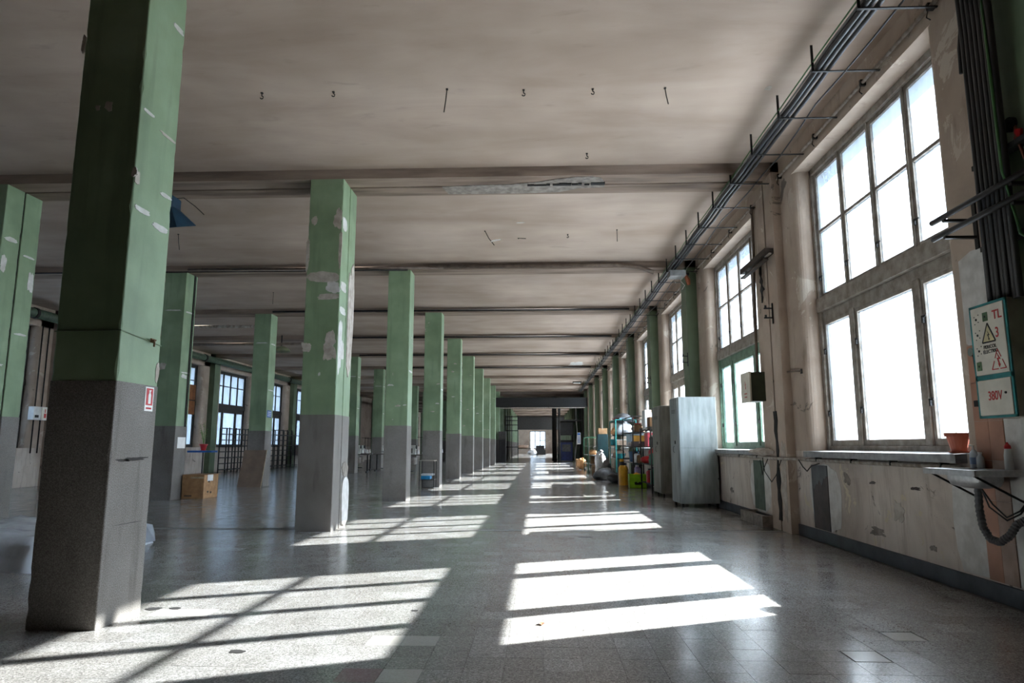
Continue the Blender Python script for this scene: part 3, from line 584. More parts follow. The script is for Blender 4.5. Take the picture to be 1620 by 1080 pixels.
for (y0, y1, z0, z1, mt, sd) in ((7.45, 7.68, .66, .84, 'bare_concrete', 83), (6.42, 6.66, .34, .66, 'bare_plaster', 84), (6.75, 7.2, .22, .33, 'bare_concrete', 85), (5.95, 6.1, .22, .29, 'bare_concrete', 86), (6.1, 6.35, .71, .75, 'panel_brown', 87), (6.9, 7.1, .72, .76, 'panel_brown', 89), (11.9, 12.2, .3, .42, 'bare_concrete', 88)):
    MB().prism(ragged(18, y0, y1, z0, z1, .6, sd), 'x', XW-.003, XW+.01).build('bare_patch', mt, wr)
bx(3.20, 3.30, CY[1]-.02, CY[1]+.03, 0, ZC).build('joint_gap', 'joint_dark', wr)
m = MB(); rr = random.Random(9); pa = [(9.30+rr.uniform(-.03, .03), z) for z in [x*.13 for x in range(1, 13)]]; pb = [(9.40+rr.uniform(-.04, .05), z) for z in [x*.13 for x in range(12, 0, -1)]]
m.prism(pa+pb, 'x', 3.163, 3.175).build('open_crack', 'joint_dark', wr)
m = MB(); pts = ragged(22, 9.01, 9.30, .0, 1.35, .5, 91); m.prism(pts, 'x', 3.166, 3.18).build('bare_patch', 'bare_plaster', wr)
MB().blob((3.15, 9.9, 1.02), (.14, .42, .05), 12, 6, .25, 3).build('cement_lump', 'bare_plaster', wr)
bx(3.04, XW, 9.72, 10.75, 0, .05).box(3.04, 3.10, 9.72, 10.75, .05, .15).box(3.1, XW, 9.72, 9.78, .05, .15).box(3.1, XW, 10.69, 10.75, .05, .15).build('floor_trough', 'bare_concrete', wr)
sp = root('sill_pipe', (3.23, 5.42, .94), 'pale pipe with loose wires running under the window sills', 'pipe')
MB().tube([(3.235, 5.45, .935), (3.235, 8.85, .935), (3.14, 8.98, .935), (3.13, 9.75, .935), (3.235, 9.85, .935), (3.235, 13.2, .935)], .02, 8).build('pipe_body', 'pipe_white', sp, smooth=True)
for (y, m_) in ((5.7, 0), (6.5, 0), (7.3, 0), (8.2, 0), (10.4, 0), (11.3, 0)): bx(3.21, XW, y-.01, y+.01, .922, .972).build('pipe_clip', 'steel_dark', sp)
MB().tube([(3.2, 8.7, .93), (3.19, 8.55, .85), (3.2, 8.45, .80), (3.21, 8.35, .86), (3.21, 8.1, .90)], .007, 5).tube([(3.13, 9.1, .93), (3.12, 9.3, .72), (3.12, 9.5, .62), (3.13, 9.8, .75), (3.16, 9.95, .93)], .006, 5).tube([(3.12, 9.6, .93), (3.11, 9.75, .80), (3.13, 9.9, .70), (3.14, 10.0, .9)], .006, 5).build('loose_wire', 'steel_dark', sp)
wc = root('bent_spike', (XW, 8.75, 2.15), 'rusty spike sticking out of the wall left of the nearest window', 'spike'); MB().tube([(XW, 8.62, 2.02), (XW-.03, 8.74, 2.035), (XW-.06, 8.95, 2.045)], .012, 6).build('rod', 'pipe_brown', wc); bx(XW-.01, XW+.01, 8.60, 8.65, 1.99, 2.05).build('anchor', 'steel_dark', wc)

TEXTS = []
def text(body, size, c, mat, par, ext=.0008, align='CENTER', sx=1.0):
    cu = bpy.data.curves.new('lettering', 'FONT'); cu.body = body; cu.size = size; cu.align_x = align; cu.align_y = 'CENTER'; cu.extrude = ext; cu.offset = size*.012
    o = bpy.data.objects.new('lettering', cu); COL.objects.link(o); cu.materials.append(G[mat]); o.parent = par
    Mx = Matrix(((0, 0, -1), (-1, 0, 0), (0, 1, 0))).to_4x4(); Mx.translation = Vector(c)-WO[par.name]
    o.matrix_local = Mx @ Matrix.Diagonal((sx, 1, 1, 1)); TEXTS.append(o); return o
simple('enamel_cream', (226, 220, 206), (204, 198, 184), .4, scale=5); simple('teal_paint', (44, 140, 140), (30, 108, 110), .45, scale=9); simple('box_grey', (168, 164, 154), (140, 136, 126), .5); simple('tag_green', (92, 122, 84), (74, 100, 68), .6); simple('letter_red', (196, 46, 42), (176, 40, 38), .5)
eb = root('electrical_cabinet', (3.16, 4.69, 1.285), 'cream electrical cabinet with teal edges and danger signs above the sink', 'electrical box')
bx(3.055, XW, 4.50, 4.88, 1.285, 2.065).build('body', 'box_grey', eb, bevel=.006)
m = MB()
for (a, b, c, d) in ((4.50, 4.518, 1.285, 2.065), (4.862, 4.88, 1.285, 2.065), (4.50, 4.88, 1.285, 1.30), (4.50, 4.88, 2.05, 2.065), (4.50, 4.88, 1.545, 1.575)): m.box(3.048, 3.058, a, b, c, d)
m.build('teal_trim', 'teal_paint', eb)
d1 = bx(3.043, 3.055, 4.522, 4.858, 1.578, 2.047).build('upper_door', 'enamel_cream', eb, bevel=.004); d2 = bx(3.043, 3.055, 4.522, 4.858, 1.303, 1.542).build('lower_door', 'enamel_cream', eb, bevel=.004)
XF = 3.042
text('TL', .085, (XF, 4.585, 1.965), 'letter_red', d1); text('3', .095, (XF, 4.60, 1.845), 'letter_red', d1, sx=.8); text('PERICOL', .034, (XF, 4.685, 1.762), 'ink_black', d1); text('ELECTRIC', .034, (XF, 4.685, 1.73), 'ink_black', d1); text('380V', .085, (XF, 4.685, 1.43), 'letter_red', d2, sx=.8)
def tri(cy, cz, s, w, mat, par, name, dash=False):
    m = MB(); P3 = [(cy-s/2, cz), (cy+s/2, cz), (cy, cz+s*.95)]
    for i in range(3):
        a, b = Vector(P3[i]), Vector(P3[(i+1) % 3]); d = (b-a).normalized(); nn = Vector((-d.y, d.x))*w/2
        for (t0, t1) in (((0, .42), (.55, 1)) if dash else ((0, 1),)):
            u, v = a+(b-a)*t0, a+(b-a)*t1; m.prism([tuple(u-nn), tuple(v-nn), tuple(v+nn), tuple(u+nn)], 'x', XF-.001, XF+.001)
    m.build(name, mat, par)
def bolt(cy, cz, s, mat, par):
    MB().prism([(cy+.1*s, cz+.5*s), (cy-.22*s, cz+.02*s), (cy-.02*s, cz+.04*s), (cy-.12*s, cz-.3*s), (cy-.2*s, cz-.28*s), (cy-.06*s, cz-.5*s), (cy+.06*s, cz-.24*s), (cy-.02*s, cz-.28*s), (cy+.14*s, cz+.14*s), (cy-.04*s, cz+.12*s)], 'x', XF-.0015, XF+.001).build('lightning_bolt', mat, par)
MB().prism([(4.625, 1.795), (4.755, 1.795), (4.69, 1.92)], 'x', XF-.0004, XF+.001).build('sign_ground', simple('sign_cream', (222, 208, 160), None, .5), d1)
tri(4.69, 1.795, .135, .010, 'ink_black', d1, 'warning_triangle'); bolt(4.69, 1.838, .07, 'ink_black', d1); tri(4.615, 1.605, .14, .006, 'letter_red', d1, 'warning_triangle', True); bolt(4.615, 1.665, .10, 'letter_red', d1)
for (y, z) in ((4.705, 1.97), (4.815, 1.64)):
    q_ = bx(XF-.002, XF+.001, y-.025, y+.025, z-.03, z+.03).build('green_tag', 'tag_green', d1); bx(XF-.004, XF, y-.006, y+.006, z-.006, z+.006).build('rivet', 'ink_black', q_)
for z in (1.965, 1.855, 1.745):
    m = MB().box(XF-.003, XF+.001, 4.795, 4.807, z-.007, z+.007)
    for (dy, dz) in ((-.025, .03), (.018, -.03), (.02, .02), (-.02, -.02)): m.box(XF-.002, XF+.001, 4.80+dy-.003, 4.80+dy+.003, z+dz-.003, z+dz+.003)
    m.build('indicator_hole', 'ink_black', d1)
MB().tube([(XF-.006, 4.575, 1.445), (XF+.002, 4.575, 1.445)], .008, 8).build('lock', 'steel_dark', d2)
m = MB(); simple('cable_jacket', (34, 33, 33), (24, 23, 23), .5)
vc = root('vertical_cables', (3.07, 4.6, 2.06), 'bundle of thick black cables dropping into the cream electrical cabinet', 'cables')
for k in range(7):
    y = 4.43+k*.047; dy = (k-3)*.004
    MB().tube([(3.10+.01*(k % 2), y, 2.05), (3.09, y-.02, 3.0), (3.07, y-.05, 4.0), (3.04, y-.08, 4.6), (2.92, y-.1, 4.755), (2.80, y-.2, 4.73)], .0225, 8).build('cable', 'cable_jacket', vc, smooth=True)
MB().tube([(3.06, 4.42, 4.5), (3.05, 4.40, 3.6), (3.07, 4.42, 2.9), (3.10, 4.36, 2.45), (3.16, 4.2, 2.3)], .011, 8).build('green_wire', 'cable_green', vc, smooth=True)
MB().tube([(3.2, 4.82, 4.72), (3.17, 4.80, 4.3), (3.12, 4.79, 4.0), (3.11, 4.78, 3.8)], .016, 8).build('side_cable', 'cable_jacket', vc, smooth=True)
for z in (2.45, 3.05): bx(3.12, 3.198, 4.25, 4.80, z, z+.035).build('clamp_bar', 'steel_black', vc)
br = root('bar_bracket', (XW, 5.06, 2.7), 'steel wall bracket carrying two long round bars beside the nearest window', 'bracket')
bx(XW-.012, XW, 5.04, 5.08, 2.55, 2.91).build('wall_plate', 'steel_black', br)
bx(3.188, 3.20, 4.30, 4.34, 2.55, 2.91).build('wall_plate', 'steel_black', br)
for z in (2.79, 2.66): bx(3.04, 3.2, 4.305, 4.335, z-.03, z-.01).build('arm', 'steel_black', br); bx(3.04, XW, 5.045, 5.075, z-.03, z-.01).build('arm', 'steel_black', br); MB().tube([(3.05, 5.22, z+.012), (3.05, 3.9, z+.012)], .022, 10).build('round_bar', 'steel_dark', br, smooth=True)
gv = root('red_valve', (3.2, 4.35, 3.0), 'copper pipe with a red valve and gauge beside the cables', 'valve'); MB().tube([(3.17, 4.40, 3.25), (3.15, 4.37, 3.12), (3.16, 4.33, 2.95), (3.2, 4.2, 2.9)], .012, 8).build('pipe_body', simple('copper', (140, 84, 60), (104, 60, 42), .5, .4), gv, smooth=True); MB().tube([(3.165, 4.38, 3.07), (3.165, 4.36, 3.16)], .025, 8).build('valve_body', 'sign_red', gv); MB().tube([(3.14, 4.42, 3.22), (3.17, 4.42, 3.22)], .05, 14).build('gauge', 'steel_black', gv)
sr = root('upright_rod', (XW-.05, 5.27, 1.36), 'dark upright rod with a round silver disc between the sink and cabinet', 'rod'); MB().tube([(XW-.04, 5.18, 1.78), (XW-.04, 5.15, 1.40)], .011, 8).build('rod', 'steel_dark', sr); MB().tube([(XW-.065, 5.18, 1.79), (XW-.03, 5.18, 1.79)], .032, 16).build('disc', simple('chrome', (200, 200, 200), (170, 170, 170), .2, .9), sr); bx(XW-.07, XW, 5.10, 5.19, 1.385, 1.43).build('foot_clamp', 'steel_dark', sr)

# sink, hose, bottles, pot
simple('stainless', (186, 186, 186), (160, 160, 160), .38, .55, scale=20)
sk = root('sink', (3.1, 5.1, .8), 'stainless steel hand sink on the wall under the cream cabinet', 'sink')
m = MB(); m.box(2.93, 3.0, 4.80, 5.42, .915, .935).box(3.2, XW-.012, 4.80, 5.42, .915, .935).box(3.0, 3.2, 4.80, 4.88, .915, .935).box(3.0, 3.2, 5.30, 5.42, .915, .935).box(2.924, 2.93, 4.794, 5.42, .893, .935).box(2.924, XW-.012, 4.794, 4.80, .893, .935).build('rim', 'stainless', sk)
m = MB(); ring = []
for (f, z) in ((1.0, .92), (.97, .86), (.86, .82), (.5, .805), (.1, .80)):
    ring.append([(3.1+.105*f*math.copysign(abs(math.cos(a))**.5, math.cos(a)), 5.09+.22*f*math.copysign(abs(math.sin(a))**.5, math.sin(a)), z) for a in [2*math.pi*k/20 for k in range(20)]])
m.add([p for r_ in ring for p in r_], [(i*20+k, i*20+(k+1) % 20, (i+1)*20+(k+1) % 20, (i+1)*20+k) for i in range(4) for k in range(20)]).build('bowl', 'stainless', sk, smooth=True)
for y in (4.86, 5.36): MB().tube([(2.95, y, .90), (XW-.015, y-.02, .72)], .008, 6).build('strut', 'steel_black', sk)
hp = [Vector(p) for p in ((3.1, 5.06, .80), (3.1, 5.07, .66), (3.1, 5.05, .54), (3.11, 5.0, .465), (3.13, 4.93, .45), (3.16, 4.87, .50), (3.19, 4.83, .58), (3.23, 4.80, .61), (3.27, 4.79, .61))]
pts = []
for i in range(len(hp)-1):
    for t in range(8): pts.append(hp[i].lerp(hp[i+1], t/8))
MB().tube(pts, [.023+.005*(i % 2) for i in range(len(pts))], 10).build('drain_hose', simple('hose_grey', (104, 104, 106), (84, 84, 86), .5), sk)
for (dy, zz) in ((0, .62), (.04, .60)): MB().tube([(3.1, 5.02, .80), (3.12, 4.95+dy, zz+.08), (3.16, 4.88, zz), (3.2, 4.80, zz+.05), (3.25, 4.76, zz+.14)], .006, 6).build('supply_hose', 'steel_black', sk)
simple('clear_plastic', (206, 214, 220), (190, 198, 206), .15)
sb = root('soap_dispenser', (3.14, 5.20, .935), 'clear soap pump bottle with blue label standing on the sink', 'bottle')
MB().lathe([(.028, 0), (.03, .01), (.03, .10), (.024, .12), (.011, .135)], (3.235, 5.29, .935), 14).build('bottle', 'clear_plastic', sb, smooth=True); MB().lathe([(.0305, .03), (.0305, .08)], (3.235, 5.29, .935), 14).build('label_wrap', simple('label_blue', (150, 170, 200), (120, 144, 186), .5), sb); MB().tube([(3.235, 5.29, 1.07), (3.235, 5.29, 1.10), (3.215, 5.31, 1.105)], .007, 8).build('pump', 'sign_white', sb)
sb2 = root('small_bottle', (3.235, 5.35, .935), 'small translucent bottle behind the soap pump on the sink', 'bottle'); MB().lathe([(.024, 0), (.026, .01), (.026, .08), (.014, .095), (.012, .105)], (3.235, 5.22, .935), 12).build('bottle', 'clear_plastic', sb2, smooth=True); MB().lathe([(.014, .105), (.014, .12)], (3.235, 5.22, .935), 12).build('cap', 'sign_white', sb2)
wbt = root('red_cap_bottle', (3.24, 4.92, .935), 'white squeeze bottle with a red cap on the sink', 'bottle'); MB().lathe([(.026, 0), (.028, .008), (.027, .10), (.022, .13), (.02, .145)], (3.24, 4.92, .935), 14).build('bottle', 'sign_white', wbt, smooth=True); MB().lathe([(.021, .145), (.02, .165), (.008, .18), (.005, .19)], (3.24, 4.92, .935), 12).build('cap', 'sign_red', wbt)
simple('terracotta', (176, 92, 66), (150, 76, 54), .6); simple('soil', (50, 40, 32)); simple('leaf', (96, 150, 52), (70, 116, 40), .5)
def pot(x, y, z, s, label, mat, name='flower_pot'):
    r = root(name, (x, y, z), label, 'plant pot')
    MB().lathe([(.055*s, 0), (.085*s, .125*s), (.098*s, .125*s), (.1*s, .155*s), (.088*s, .155*s), (.082*s, .13*s)], (x, y, z+.008), 18).build('pot', mat, r, smooth=False); MB().lathe([(.08*s, .12*s), (.08*s, .135*s)], (x, y, z+.008), 16).build('soil', 'soil', r); MB().lathe([(.07*s, 0), (.08*s, .014)], (x, y, z), 18).build('saucer', mat, r); return r
p1 = pot(3.35, 5.66, 1.043, .98, 'terracotta plastic flower pot at the end of the nearest window sill', 'terracotta')
for k in range(3): MB().add([(3.35+.01*k, 5.66, 1.17), (3.36+.01*k, 5.68+.012*k, 1.20), (3.35, 5.69+.01*k, 1.225), (3.34+.01*k, 5.67, 1.20)], [(0, 1, 2, 3)]).build('leaf', 'leaf', p1)

# fixtures on the split pilaster
wbn = root('lamp_batten', (3.12, 9.6, 3.6), 'dark wooden lamp batten fixed across the split pilaster', 'batten'); bx(3.05, 3.17, 9.05, 10.2, 3.66, 3.74).build('board', simple('old_wood', (66, 54, 46), (44, 36, 30), .8, stretch=(1, 6, 6)), wbn, bevel=.005); bx(3.06, 3.12, 9.12, 10.2, 3.59, 3.615).build('lower_rail', 'old_wood', wbn); bx(3.09, 3.12, 9.0, 9.2, 3.64, 3.66).build('tube_stub', 'pipe_white', wbn)
for y in (9.2, 10.0): bx(3.08, 3.10, y, y+.04, 3.6, 3.67).build('bracket', 'steel_dark', wbn)
cdn = root('dangling_wires', (3.15, 9.5, 3.1), 'knot of black wires dangling below the wooden batten', 'wires')
for k in range(4): MB().tube([(3.13+.005*k, 9.52, 3.66), (3.12+.01*k, 9.52+.01*k, 3.5), (3.13, 9.5+.03*(k-1.5), 3.38), (3.13+.008*k, 9.5-.025*(k-1.5), 3.26), (3.14, 9.5+.02*k, 3.16+.03*k), (3.13, 9.51, 3.08+.03*k)], .011, 6).build('wire', 'cable_jacket', cdn)
def insul(x, y, z, label):
    r = root('insulator_bracket', (x, y, z), label, 'bracket', 'insulator brackets on the pilasters'); bx(x-.012, x, y-.03, y, z-.14, z+.14).build('plate', 'steel_black', r)
    for dz in (-.07, .06): bx(x-.12, x, y-.03, y-.01, z+dz, z+dz+.018).box(x-.11, x-.085, y-.03, y-.01, z+dz, z+dz+.05).build('prong', 'steel_black', r)
insul(3.165, 9.22, 2.87, 'black two pronged bracket on the split pilaster'); insul(3.055, 14.05, 2.85, 'black two pronged bracket on the first green pilaster'); insul(3.055, 18.75, 2.85, 'black two pronged bracket on the second green pilaster')
sbx = root('switch_box', (3.15, 10.2, 1.74), 'small cream switch box with dark green sides beside the second window', 'electrical box'); bx(3.07, XW, 10.0, 10.42, 1.74, 2.16).build('body', simple('box_olive', (58, 64, 44), (42, 46, 32), .6), sbx); d_ = bx(3.045, 3.07, 9.99, 10.43, 1.73, 2.17).build('door', 'enamel_cream', sbx, bevel=.005)
XF = 3.044; bolt(10.2, 1.98, .12, 'letter_red', d_)
for k in range(2): bx(XF-.001, XF+.001, 10.14, 10.26, 1.80+k*.05, 1.815+k*.05).build('red_mark', 'letter_red', d_)
MB().tube([(3.2, 10.1, 2.16), (3.2, 10.08, 2.8), (3.24, 10.1, 4.0), (3.25, 10.1, 4.7)], .02, 8).build('conduit', 'pipe_brown', sbx)

# ---- lockers
simple('locker_paint', (150, 156, 156), (112, 118, 116), .45, .1, scale=3, stretch=(3, 3, .6), lo=.3, hi=.7); simple('locker_grey', (140, 138, 130), (110, 106, 98), .5, .1, scale=3, stretch=(3, 3, .6))
def locker(x, y, w, d, h, rz, label, mat, ajar=0):
    r = root('steel_locker', (x, y, 0), label, 'locker', None, None, rz)
    MB().box(0, w, 0, d, .07, h).build('body', mat, r, local=True, bevel=.006)
    m = MB()
    for (a, b) in ((0, h*.53), (h*.53, h)): m.box(.012, w-.012, -.005, .001, max(a, .07)+.012, b-.006)
    for (k, (z0, z1)) in enumerate(((.085, h*.53-.004), (h*.53+.004, h-.012))): MB().box(.012, w-.012, -.006, .002, z0, z1).build('side_panel', mat, r, local=True, bevel=.002)
    dr = MB().box(-.016, 0, .015, d-.015, .085, h-.012).build('door', mat, r, local=True, bevel=.004)
    if ajar: dr.rotation_euler = (0, 0, ajar)
    MB().box(-.028, -.014, d*.32, d*.32+.035, h*.57, h*.57+.06).build('lock_plate', 'ink_black', dr, local=True); MB().tube([(-.03, d*.40, h*.55), (-.05, d*.40, h*.54), (-.05, d*.40, h*.50), (-.03, d*.40, h*.49)], .006, 6).build('handle', 'chrome', dr, local=True)
    for k in range(3): MB().box(-.019, -.013, d*.25, d*.75, h*.88-k*.025, h*.88-k*.025+.008).build('vent_slot', 'ink_black', dr, local=True)
    for (a, b) in ((.02, .02), (w-.06, .02), (.02, d-.06), (w-.06, d-.06)): MB().box(a, a+.04, b, b+.04, 0, .07).build('foot', 'steel_dark', r, local=True)
    MB().box(w-.02, w-.004, -.012, -.004, h*.25, h*.25+.03).build('keyhole', 'ink_black', r, local=True)
    return r
locker(2.54, 12.68, .70, .62, 1.99, math.radians(2), 'nearer pale blue grey steel locker by the window with green frame', 'locker_paint')
locker(2.66, 15.25, .56, .72, 1.98, math.radians(1), 'dull grey steel locker behind the pale one, door slightly bent open', 'locker_grey', math.radians(3))

# ---- shelving and its clutter along the right wall
def pbox(name, x0, x1, y0, y1, z0, z1, mat, label, cat='box', lid=None, group='clutter on the storage shelves', bev=.006):
    r = root(name, ((x0+x1)/2, (y0+y1)/2, z0), label, cat, group)
    bx(x0, x1, y0, y1, z0, z1).build('body', mat, r, bevel=bev)
    if lid: bx(x0-.008, x1+.008, y0-.008, y1+.008, z1, z1+.025).build('lid', lid, r, bevel=.004)
    else: bx((x0+x1)/2-.025, (x0+x1)/2+.025, y0-.001, y1+.001, z1-.06, z1+.001).build('tape', 'kraft_tape', r)
    return r
simple('kraft', (172, 132, 92), (146, 110, 76), .8, scale=9); simple('kraft_dark', (128, 94, 62), (104, 76, 50), .8, scale=9); simple('kraft_tape', (190, 170, 140), None, .4); simple('plastic_white', (232, 232, 230), (208, 208, 208), .4); simple('plastic_red', (196, 34, 40), (160, 26, 32), .35); simple('plastic_pink', (216, 84, 96), (190, 66, 80), .4)
simple('plastic_yellow', (232, 176, 44), (206, 150, 34), .4); simple('plastic_lime', (150, 206, 40), (126, 180, 30), .4); simple('plastic_teal', (40, 130, 130), (30, 104, 108), .4); simple('plastic_blue', (44, 96, 140), (34, 78, 118), .4); simple('plastic_pale_blue', (176, 198, 214), (150, 174, 192), .3); simple('plastic_lilac', (178, 160, 196), (150, 132, 172), .4); simple('plastic_black', (34, 34, 36), (24, 24, 26), .4); simple('plastic_green', (34, 110, 82), (26, 86, 64), .4); simple('sack_white', (236, 236, 238), (206, 206, 212), .5, scale=12, bump=.6); simple('sack_grey', (128, 126, 126), (98, 96, 96), .6, scale=12, bump=.6); simple('cloth_beige', (196, 168, 146), (166, 136, 116), .9, scale=10, bump=.4); simple('cloth_peach', (226, 172, 120), (196, 140, 92), .8, scale=10, bump=.4); simple('steel_teal', (58, 158, 150), (42, 124, 120), .45); simple('steel_green', (74, 128, 96), (58, 104, 78), .5)
def rack(x0, x1, y0, y1, ztop, levels, label, post='steel_black', shelfm='steel_dark', r=.016):
    o = root('metal_shelf', ((x0+x1)/2, (y0+y1)/2, 0), label, 'shelf', 'storage shelves along the window wall')
    for x in (x0, x1):
        for y in (y0, y1): bx(x-r, x+r, y-r, y+r, 0, ztop).build('post', post, o)
    for z in levels: bx(x0, x1, y0, y1, z-.02, z).build('shelf_board', shelfm, o)
    for (a, b) in ((x0, x0), (x1, x1)): bx(a-.01, a+.01, y0, y1, ztop-.03, ztop-.005).build('top_rail', post, o)
    for y in (y0, y1): bx(x0, x1, y-.01, y+.01, ztop-.03, ztop-.005).build('top_rail', post, o)
    return o
rack(2.62, 3.15, 16.35, 18.0, 1.55, (.20, .66, 1.08, 1.50), 'nearest black steel shelf, just behind the grey locker')
rack(2.55, 3.15, 18.95, 21.2, 1.92, (.12, .64, 1.08, 1.48), 'taller black steel shelf in the middle, above the lime crate')
rack(2.45, 3.10, 22.2, 24.05, 1.95, (.15, .70, 1.12, 1.45, 1.90), 'teal posted shelf crowded with bags, behind the white sack', 'steel_teal')
cart = rack(2.0, 2.75, 28.6, 31.2, 1.48, (.35, .72, 1.10), 'green posted trolley with grey trays at the far end of the shelves', 'steel_green', 'sill_stone')
for x in (2.02, 2.73):
    for y in (28.65, 31.15): MB().tube([(x-.02, y, .05), (x+.02, y, .05)], .05, 10).build('castor', 'plastic_black', cart)
def lump(name, c, r, mat, label, cat, seed, jit=.2, tie=None, pw=.8):
    o = root(name, (c[0], c[1], c[2]-r[2]), label, cat, 'clutter on the storage shelves'); MB().blob(c, r, 18, 12, jit, seed, None, pw).build('bag_body' if tie else 'body', mat, o, smooth=True)
    if tie: MB().tube([(c[0], c[1], c[2]+r[2]*.9), (c[0]+.02, c[1], c[2]+r[2]*1.08), (c[0]+.05, c[1]-.03, c[2]+r[2]*1.22)], [r[0]*.3, r[0]*.16, r[0]*.34], 8).build('tied_neck', mat, o, smooth=True)
    return o
def can(name, x, y, z, r, h, mat, cap, label, cat='bottle', neck=.45):
    o = root(name, (x, y, z), label, cat, 'clutter on the storage shelves'); MB().lathe([(r*.95, 0), (r, .01), (r, h*.78), (r*neck, h*.9), (r*neck, h*.93)], (x, y, z), 14).build('body', mat, o, smooth=False); MB().lathe([(r*neck*1.15, h*.9), (r*neck*1.15, h)], (x, y, z), 12).build('cap', cap, o); return o
def bucket(name, x, y, z, r, h, mat, label, content=None):
    o = root(name, (x, y, z), label, 'bucket', 'clutter on the storage shelves'); MB().lathe([(r*.8, 0), (r, h), (r*1.06, h), (r*1.06, h-.02), (r*.96, h-.015), (r*.78, .015)], (x, y, z), 18).build('body', mat, o)
    MB().tube([(x-r, y, z+h), (x-r*.7, y-.02, z+h+r*.6), (x, y-.03, z+h+r*.85), (x+r*.7, y-.02, z+h+r*.6), (x+r, y, z+h)], .006, 6).build('handle', 'steel_dark', o)
    if content: MB().blob((x, y, z+h*.9), (r*.85, r*.85, h*.22), 12, 6, .3, int(x*100)).build('contents', content, o)
    return o
# shelf nearest the locker
pbox('cardboard_box', 2.62, 2.92, 16.45, 16.85, 1.50, 1.78, 'kraft_dark', 'brown cardboard box on top of the nearest black shelf')
pbox('white_carton', 2.60, 2.95, 17.05, 17.5, 1.50, 1.98, 'plastic_white', 'bright white carton behind the brown box on the nearest black shelf')
can('black_canister', 2.72, 16.6, 1.08, .10, .27, 'plastic_black', 'plastic_white', 'black canister on the upper shelf of the nearest black rack', 'canister')
pbox('pink_tub', 2.66, 2.98, 17.1, 17.6, 1.08, 1.42, 'plastic_pink', 'pink plastic tub on the upper shelf of the nearest black rack', 'tub', 'plastic_white')
lump('red_bag', (2.80, 16.95, .84), (.16, .25, .17), 'plastic_red', 'crumpled red bag on the middle shelf of the nearest black rack', 'bag', 4)
can('green_jug', 2.68, 16.5, .66, .09, .30, 'plastic_green', 'plastic_red', 'dark green jug at the near end of the middle shelf', 'jug')
lump('small_red_bundle', (2.70, 17.7, .75), (.14, .16, .09), 'plastic_red', 'small red bundle at the far end of the middle shelf', 'bundle', 6)
can('green_bottle', 2.75, 16.8, .20, .10, .40, 'plastic_green', 'plastic_black', 'fat green bottle on the bottom shelf of the nearest black rack')
can('red_canister', 2.74, 17.4, .20, .09, .34, 'plastic_red', 'plastic_black', 'red canister on the bottom shelf of the nearest black rack', 'canister')
# middle shelf
can('rust_jar', 2.75, 19.3, 1.48, .11, .24, 'kraft_dark', 'plastic_red', 'squat rust coloured jar with a red lid on the tall black shelf', 'jar', .8)
lump('folded_cloth', (2.85, 19.9, 1.57), (.2, .28, .09), 'cloth_beige', 'folded beige cloth on top of the tall black shelf', 'cloth', 9)
pbox('yellow_tray', 2.60, 2.92, 19.15, 19.5, 1.22, 1.36, 'plastic_yellow', 'bright yellow tray stacked on a dark box on the tall shelf', 'tray', 'plastic_yellow')
pbox('dark_box', 2.58, 2.94, 19.12, 19.55, 1.08, 1.22, 'panel_brown', 'dark brown box under the yellow tray', 'box')
pbox('pale_bin', 2.62, 3.0, 20.1, 20.9, 1.08, 1.42, 'plastic_pale_blue', 'pale blue plastic bin on the tall black shelf', 'bin', 'plastic_pale_blue')
lump('white_cloth', (2.64, 19.85, 1.14), (.14, .2, .06), 'sack_white', 'white cloth in front of the pale blue bin', 'cloth', 12)
bucket('blue_bucket', 2.75, 20.3, .64, .15, .30, 'plastic_blue', 'slate blue bucket on the middle level of the tall black shelf')
can('white_jug', 2.70, 19.4, .64, .08, .28, 'plastic_white', 'plastic_black', 'white jug with black cap beside the slate blue bucket', 'jug')
can('brown_bottle', 2.72, 19.1, .64, .055, .24, 'kraft_dark', 'plastic_white', 'brown bottle at the near end of the tall shelf')
can('lilac_bottle', 2.68, 19.2, .12, .10, .46, 'plastic_lilac', 'plastic_white', 'tall lilac detergent bottle on the bottom of the tall shelf')
can('white_red_bottle', 2.72, 19.55, .12, .09, .42, 'plastic_white', 'plastic_red', 'white bottle with red cap beside the lilac one', 'bottle')
can('dark_red_drum', 2.8, 20.1, .12, .15, .45, 'panel_brown', 'plastic_black', 'dark red drum on the bottom of the tall shelf', 'drum', .9)
# floor in front
cr = root('lime_crate', (2.60, 18.55, 0), 'lime green plastic crate with a dark emblem on the floor', 'crate')
m = MB().box(2.36, 2.80, 18.38, 18.70, 0, .02)
for (a, b, c, d) in ((2.36, 2.375, 18.38, 18.70), (2.785, 2.80, 18.38, 18.70), (2.36, 2.80, 18.38, 18.395), (2.36, 2.80, 18.685, 18.70)): m.box(a, b, c, d, 0, .34)
m.build('tub', 'plastic_lime', cr)
m = MB()
for z in (.33, .18): m.box(2.35, 2.81, 18.37, 18.38, z, z+.03).box(2.35, 2.81, 18.70, 18.71, z, z+.03).box(2.35, 2.36, 18.37, 18.71, z, z+.03).box(2.80, 2.81, 18.37, 18.71, z, z+.03)
m.build('rim', 'plastic_lime', cr); MB().prism([(2.50, .09), (2.65, .09), (2.67, .15), (2.62, .17), (2.575, .14), (2.53, .17), (2.48, .15)], 'y', 18.371, 18.379).build('emblem', 'plastic_black', cr); MB().blob((2.58, 18.54, .30), (.19, .13, .08), 12, 6, .3, 5).build('contents', 'plastic_yellow', cr)
can('yellow_canister', 2.36, 19.75, 0, .13, .62, 'plastic_yellow', 'plastic_black', 'tall yellow canister with black top on the floor left of the lime crate', 'canister', .7)
can('black_bottle', 2.38, 20.2, 0, .12, .72, 'plastic_black', 'plastic_yellow', 'black bottle with yellow cap behind the yellow canister')
